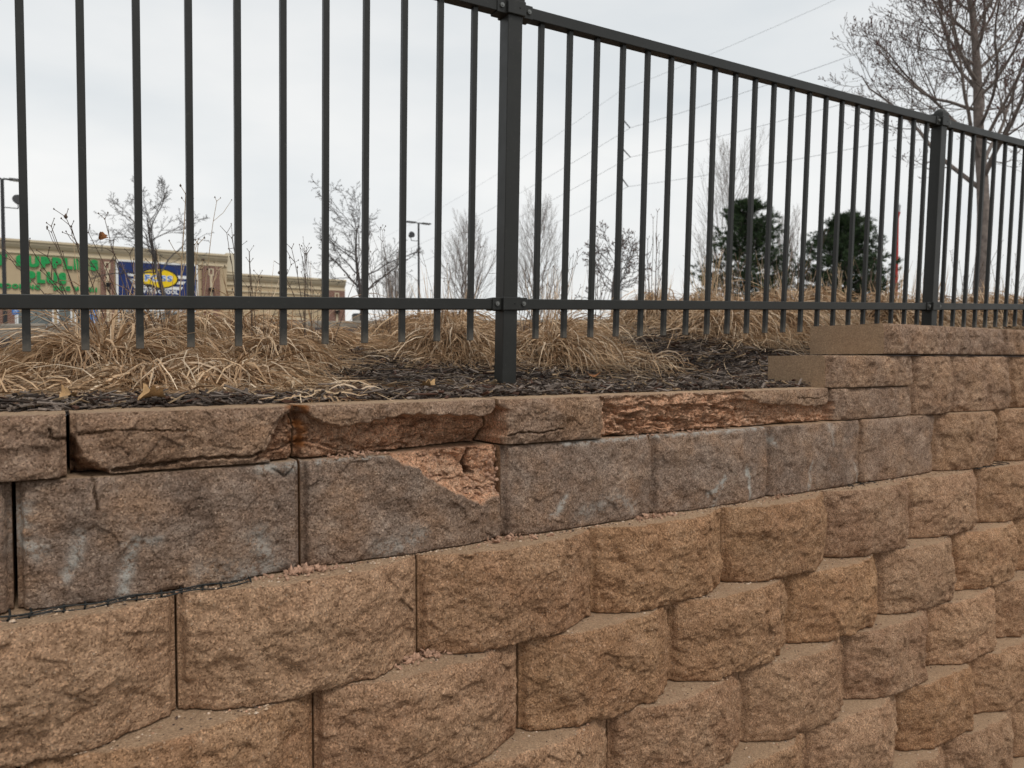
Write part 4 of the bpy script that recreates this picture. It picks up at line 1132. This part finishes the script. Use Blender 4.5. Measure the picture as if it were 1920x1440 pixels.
def lamp(x, y, ztop, heads, label, flood):
    zb = gz(x, y) - .1; o = Vector((x, y, zb)); root = empty('street_lamp', (x, y, zb)); tag(root, label, 'lamp', 'parking lot lamps')
    MB().tube((x, y, zb), (x, y, ztop), .095, .075, 10).build('pole', M['lamp'], root, xf=lambda c: c - o)
    for dx in heads:
        hd = MB().extrude_x([(y - .20, ztop - .02), (y - .16, ztop + .06), (y + .16, ztop + .06), (y + .20, ztop - .02)], x + dx * .28, x + dx * .98).build('lamp_head', M['lamp'], root, xf=lambda c: c - o)
        MB().box((x + min(dx * .04, dx * .3), y - .04, ztop - .03), (x + max(dx * .04, dx * .3), y + .04, ztop + .04)).build('arm', M['lamp'], root, xf=lambda c: c - o)
        xa, xb = sorted((x + dx * .42, x + dx * .92))
        MB().box((xa, y - .15, ztop - .04), (xb, y + .15, ztop - .022)).build('lens', M['lens'], hd, xf=lambda c: c - o)
    if flood:
        zf = ztop - 1.35; sx = flood
        MB().tube((x, y, zf), (x + sx * .62, y, zf), .025, .025, 6).tube((x + sx * .62, y, zf), (x + sx * .62, y, zf + .3), .025, .025, 6).build('bracket', M['lamp'], root, xf=lambda c: c - o)
        MB().tube((x + sx * .62, y - .16, zf + .42), (x + sx * .62, y + .16, zf + .36), .24, .15, 12).build('floodlight', M['lamp'], root, xf=lambda c: c - o)
lamp(-1.70, 41.4, 10.40, (1, -1), 'dark parking lot lamp at the left edge with a floodlight', 1)
lamp(23.75, 49.0, 12.05, (-1, 1), 'dark twin-headed parking lot lamp left of the big post', -1)

# transmission pole with its lines
px_, py_ = 132.9, 152.3
o = Vector((px_, py_, 3.0)); root = empty('transmission_pole', tuple(o)); tag(root, 'tall grey steel transmission pole with short arms, seen through the fence', 'utility pole')
MB().tube((px_, py_, 3), (px_ + .6, py_ + .2, 75.5), .75, .35, 12).build('pole', M['galv'], root, xf=lambda c: c - o)
ARM = [(135.9, 151.6, 65.5), (135.85, 151.4, 57.5), (135.2, 151.5, 49.4)]
for a in ARM:
    MB().tube((px_ + .5, py_ + .1, a[2] + 2.6), a, .20, .14, 8).build('arm', M['lamp'], root, xf=lambda c: c - o)
def cable(p, q, sag, label, r=.05, n=14):
    p = Vector(p); q = Vector(q); L = Limbs()
    pts = [(p.lerp(q, t) - Vector((0, 0, sag * 4 * t * (1 - t)))) for t in np.linspace(0, 1, n)]
    dist = [max(30.0, (v - Vector((0, -1.4, 1.7))).length) for v in pts]
    L.add([tuple(v) for v in pts], [r] * n, 5)
    ob = link('power_line', L.mesh('power_line', tuple(p)), M['wire'], None, tuple(p))
    tag(ob, label, 'power line', 'power lines on the transmission pole')
LEFT = [(150, 420, 55.0), (150, 420, 46.5), (150, 420, 38.0), (150, 420, 66.0)]
RIGHT = [(165.5, 17.0, 77), (165.5, 16.8, 64.5), (164.8, 16.9, 51), (166, 17, 94)]
nm = ['upper', 'middle', 'lower']
for i in range(3):
    cable(ARM[i], LEFT[i], 5, 'thin %s conductor running left from the transmission pole arm' % nm[i])
    cable(ARM[i], RIGHT[i], 2.5, 'thin %s conductor running right from the transmission pole arm' % nm[i])
cable((133.5, 152.5, 75.5), LEFT[3], 5, 'thin topmost wire running left from the transmission pole', .035)
cable((133.5, 152.5, 75.5), RIGHT[3], 2.5, 'thin topmost wire running right from the transmission pole', .035)
# red pole with glass lamp
x, y = 49.3, 26.8; zb = gz(x, y); o = Vector((x, y, zb)); root = empty('red_pole', tuple(o)); tag(root, 'slim red lamp pole with a clear top, right of the pines', 'lamp')
MB().tube((x, y, zb), (x, y, 11.5), .10, .09, 10).tube((x, y, 11.45), (x, y, 11.85), .09, .19, 10).build('pole', M['red'], root, xf=lambda c: c - o)
MB().tube((x, y, 11.86), (x, y, 12.3), .15, .20, 10).tube((x, y, 12.3), (x, y, 12.5), .20, .06, 10).build('lantern', M['galv'], root, xf=lambda c: c - o)
# small things seen past the corner of the shop
x, y = 14.3, 36.0; zb = gz(x, y); o = Vector((x, y, zb)); root = empty('traffic_drum', tuple(o)); tag(root, 'small orange traffic drum right of the shop corner', 'traffic drum')
MB().tube((x, y, zb), (x, y, zb + .1), .33, .33, 14).tube((x, y, zb + .1), (x, y, zb + 1.0), .27, .23, 14).build('drum', M['orange'], root, xf=lambda c: c - o)
MB().tube((x, y, zb + .45), (x, y, zb + .6), .262, .255, 14).build('stripe', M['white'], root, xf=lambda c: c - o)
x, y = 13.2, 33.6; zb = gz(x, y); o = Vector((x, y, zb)); root = empty('litter_bin', tuple(o)); tag(root, 'grey tapered litter bin at the shop corner', 'bin')
MB().tube((x, y, zb), (x, y, zb + 1.25), .26, .36, 14).build('body', M['kerb'], root, xf=lambda c: c - o)
MB().tube((x, y, zb + 1.25), (x, y, zb + 1.36), .38, .30, 14).build('lid', M['lamp'], root, xf=lambda c: c - o)

# ------------------------------------------------------------------ crumbs, geogrid, leaves
def crumbs(X0, X1, z, Yc, n, size, label, seed):
    r = np.random.default_rng(seed)
    bm = bmesh.new()
    for i in range(int(n * 2.4)):
        t = np.clip(r.normal(.5, .28), -.2, 1.2); s = .9 * size * math.exp(min(.75, r.normal(-.55, .65)))
        m = bmesh.ops.create_icosphere(bm, subdivisions=1, radius=1.0)['verts']
        sc = Vector((s * r.uniform(.8, 1.7), s * r.uniform(.6, 1.1), s * r.uniform(.3, .7))); q = Quaternion(r.normal(0, 1, 4)).normalized()
        P = Vector((X0 + (X1 - X0) * t, Yc + r.normal(0, .012), z + s * .45 + (1 - abs(2 * t - 1)) * .008 * r.random()))
        for v in m:
            v.co = P + q @ Vector((v.co.x * sc.x * r.uniform(.45, 1.25), v.co.y * sc.y * r.uniform(.45, 1.25), v.co.z * sc.z * r.uniform(.45, 1.25)))
    me = bpy.data.meshes.new('crumbs'); bm.to_mesh(me); bm.free()
    ob = link('concrete_crumbs', me, M['crumb']); tag(ob, label, 'rubble', kind='stuff')
T1z = ZT - H; T2z = ZT - 2 * H
for a in [(0.34, 0.47, T1z, -.022, 90, .0048, 'pink crumbs on the ledge under the joint of the cracked grey block', 1),
          (0.80, 0.94, T1z, -.022, 60, .0040, 'pink crumbs on the ledge below the hollowed corner', 2),
          (0.56, 0.74, T2z, -.048, 80, .0045, 'pink crumbs on the second ledge down', 3),
          (1.23, 1.37, T1z, -.020, 55, .0042, 'pink crumbs on the ledge under the block with the white streaks', 4),
          (1.72, 1.86, T1z, -.020, 30, .0036, 'few pink crumbs on the ledge right of the white streaks', 5),
          (1.20, 1.62, ZT, -.004, 60, .0030, 'fine orange crumbs along the foot of the crumbled cap blocks', 6),
          (0.46, 0.60, ZT, .012, 70, .0035, 'orange crumbs along the floor of the hollowed cap block', 7)]:
    crumbs(*a)
def slope_crumbs(n, label, seed):
    r = np.random.default_rng(seed); poly = EROSION[1][0]; bm = bmesh.new(); k = 0
    while k < n:
        X = r.uniform(.57, .855); Z = r.uniform(1.375, 1.50)
        d = float(poly_sd(np.array([X]), np.array([Z]), poly)[0])
        if d < .001 or d > .05 or r.random() < d * 12: continue
        k += 1
        s = .0026 * math.exp(min(.9, r.normal(-.3, .6)))
        m = bmesh.ops.create_icosphere(bm, subdivisions=1, radius=1.0)['verts']; q = Quaternion(r.normal(0, 1, 4)).normalized()
        P = Vector((X, .008 + .75 * d - s * .5, Z + s * .3))
        for v in m: v.co = P + q @ Vector((v.co.x * s * r.uniform(.6, 1.9), v.co.y * s * r.uniform(.4, 1.1), v.co.z * s * r.uniform(.3, .9)))
    me = bpy.data.meshes.new('crumbs'); bm.to_mesh(me); bm.free()
    tag(link('concrete_crumbs', me, M['crumb']), label, 'rubble', kind='stuff')
slope_crumbs(420, 'loose orange crumbs lying on the slope of the broken block corner', 77)
def ledge_grit(n, seed):
    r = np.random.default_rng(seed)
    def prof(X, off, b):
        u = ((X - off) / BW) % 1.0
        return b * np.clip(np.minimum(u / .26, (1 - u) / .26), 0, 1)
    pts = []
    for k in range(1, 6):
        m = n // k; X = r.uniform(-.3 + .15 * k, 3.3, m); o1 = .179 if k % 2 else -.05; o0 = -.05 if k % 2 else .179
        lo = -SET * k - prof(X, o1, .05) + .004; hi = -SET * (k - 1) - prof(X, o0, .015 if k == 1 else .05)
        t = r.random(m) ** .45; Y = lo + (hi - lo) * t
        ok = (hi - lo > .006); pts.append(np.stack([X, Y, np.full(m, ZT - H * k + .0006)], 1)[ok])
    P = np.concatenate(pts); m = len(P)
    base = np.array([[1, 0, 0], [0, 1, 0], [-1, 0, 0], [0, -1, 0], [0, 0, .7], [0, 0, -.5]])
    S = .0011 * np.exp(np.clip(r.normal(0, .6, m), -1.2, 1.3))
    V = (P[:, None] + base[None] * S[:, None, None] * r.uniform(.6, 1.4, (m, 6, 3))).reshape(-1, 3)
    q = np.array([[0, 1, 4], [1, 2, 4], [2, 3, 4], [3, 0, 4], [1, 0, 5], [2, 1, 5], [3, 2, 5], [0, 3, 5]])
    F = (np.arange(m)[:, None, None] * 6 + q[None]).reshape(-1, 3)
    pal = np.array([[.52, .37, .25], [.30, .19, .12], [.62, .48, .36], [.10, .07, .055], [.55, .32, .21]])
    C = np.repeat(pal[r.choice(5, m, p=[.34, .24, .16, .14, .12])], 6, 0)
    tag(link('ledge_grit', npmesh('ledge_grit', V, F, False, cols=C), M['grit']), 'sand and grit lying on the narrow ledges of the wall', 'grit', kind='stuff')
ledge_grit(5000, 5)
def geogrid(X0, X1, z, Y, label, seed):
    r = np.random.default_rng(seed); L = Limbs(); xs_ = np.arange(X0, X1, .012)
    for j in range(3 if X0 < 1 else 1):
        yy = Y - .004 - .006 * j + .006 * np.cumsum(r.normal(0, .15, len(xs_))); zz = z + .002 + .0045 * (j % 2) + .002 * np.sin(xs_ * 60 + j)
        L.add(np.stack([xs_, yy, zz], 1), [.0013] * len(xs_), 5)
    for xk in np.arange(X0 + .01, X1, .035 if X0 < 1 else .06):
        xk += r.normal(0, .004)
        L.add([(xk, Y + .03, z + .004), (xk + .003, Y - .010, z + .005), (xk, Y - (.026 if X0 < 1 else .014), z + .002)], [.0018] * 3, 5)
    ob = link('geogrid', L.mesh('geogrid', (X0, Y, z)), M['geogrid'], None, (X0, Y, z)); tag(ob, label, 'geogrid')
geogrid(-0.35, 0.30, T1z, -.014, 'frayed black geogrid mesh sticking out of the joint at the left', 1)
geogrid(2.14, 2.30, T1z, -.016, 'short end of black geogrid in the joint below the wall steps', 2)
geogrid(2.88, 3.15, T1z, -.044, 'black geogrid edge in the joint at the right', 3)

def leaf(X, Y, size, rz, label, mat, curl=.5, dz=.02, tilt=0.0):
    r = np.random.default_rng(int(X * 1000) % 977)
    nu, nv = 13, 9
    u, v = np.meshgrid(np.linspace(0, 1, nu), np.linspace(-1, 1, nv))
    half = .42 * np.sin(np.pi * np.clip(u, .02, 1) ** .8) * (1 + .22 * np.sin(u * 22)) + .012
    x = u - .5; y = v * half; z = curl * (v * half) ** 2 * 2 + .14 * curl * np.sin(u * 3.2) + .035 * fbm(u * 4, v * 4, 2, 3)
    P = np.stack([x, y, z], 2).reshape(-1, 3) * size
    c, s_ = math.cos(rz), math.sin(rz); P = P @ np.array([[c, s_, 0], [-s_, c, 0], [0, 0, 1]])
    i = np.arange(nu * nv).reshape(nv, nu)
    F = np.stack([i[:-1, :-1].ravel(), i[:-1, 1:].ravel(), i[1:, 1:].ravel(), i[1:, :-1].ravel()], 1)
    P2 = P - np.array([0, 0, .0007])
    V = np.concatenate([P, P2]); F = np.concatenate([F, F[:, ::-1] + len(P)])
    o = link('dry_leaf', npmesh('dry_leaf', V, F, True), M[mat], None, (X, Y, gz(X, Y) + dz)); o.rotation_euler = (tilt, tilt * .6, 0)
    return tag(o, label, 'leaf', 'dry leaves on the mulch')
leaf(0.03, 0.13, .032, .7, 'folded tan dry leaf on the mulch near the left cap joint', 'leaf', 1.0, .018, .3)
leaf(0.165, 0.11, .055, .2, 'arched tan dry leaf on the cap edge left of the hollowed block', 'leaf', .9, .012)
leaf(0.79, 0.24, .05, 2.4, 'pale curled dry leaf on the mulch left of the big post', 'leaf', .8, .016, .2)
leaf(1.62, 0.62, .06, 1.0, 'reddish dry leaf under the straw right of the big post', 'leaf_red', .6, .016)
leaf(1.95, 0.42, .04, 2.0, 'small pale dry leaf on bare mulch before the lower wall step', 'leaf', .5, .016)
# one leaf still caught on a twig
o = leaf(0.19, 1.12, .027, 1.57, 'curled brown dry leaf caught on a twig before the shop wall', 'leaf_red', 1.2, 0.0)
o.location = (0.136, 1.03, 2.06); o.rotation_euler = (1.4, .4, .3)
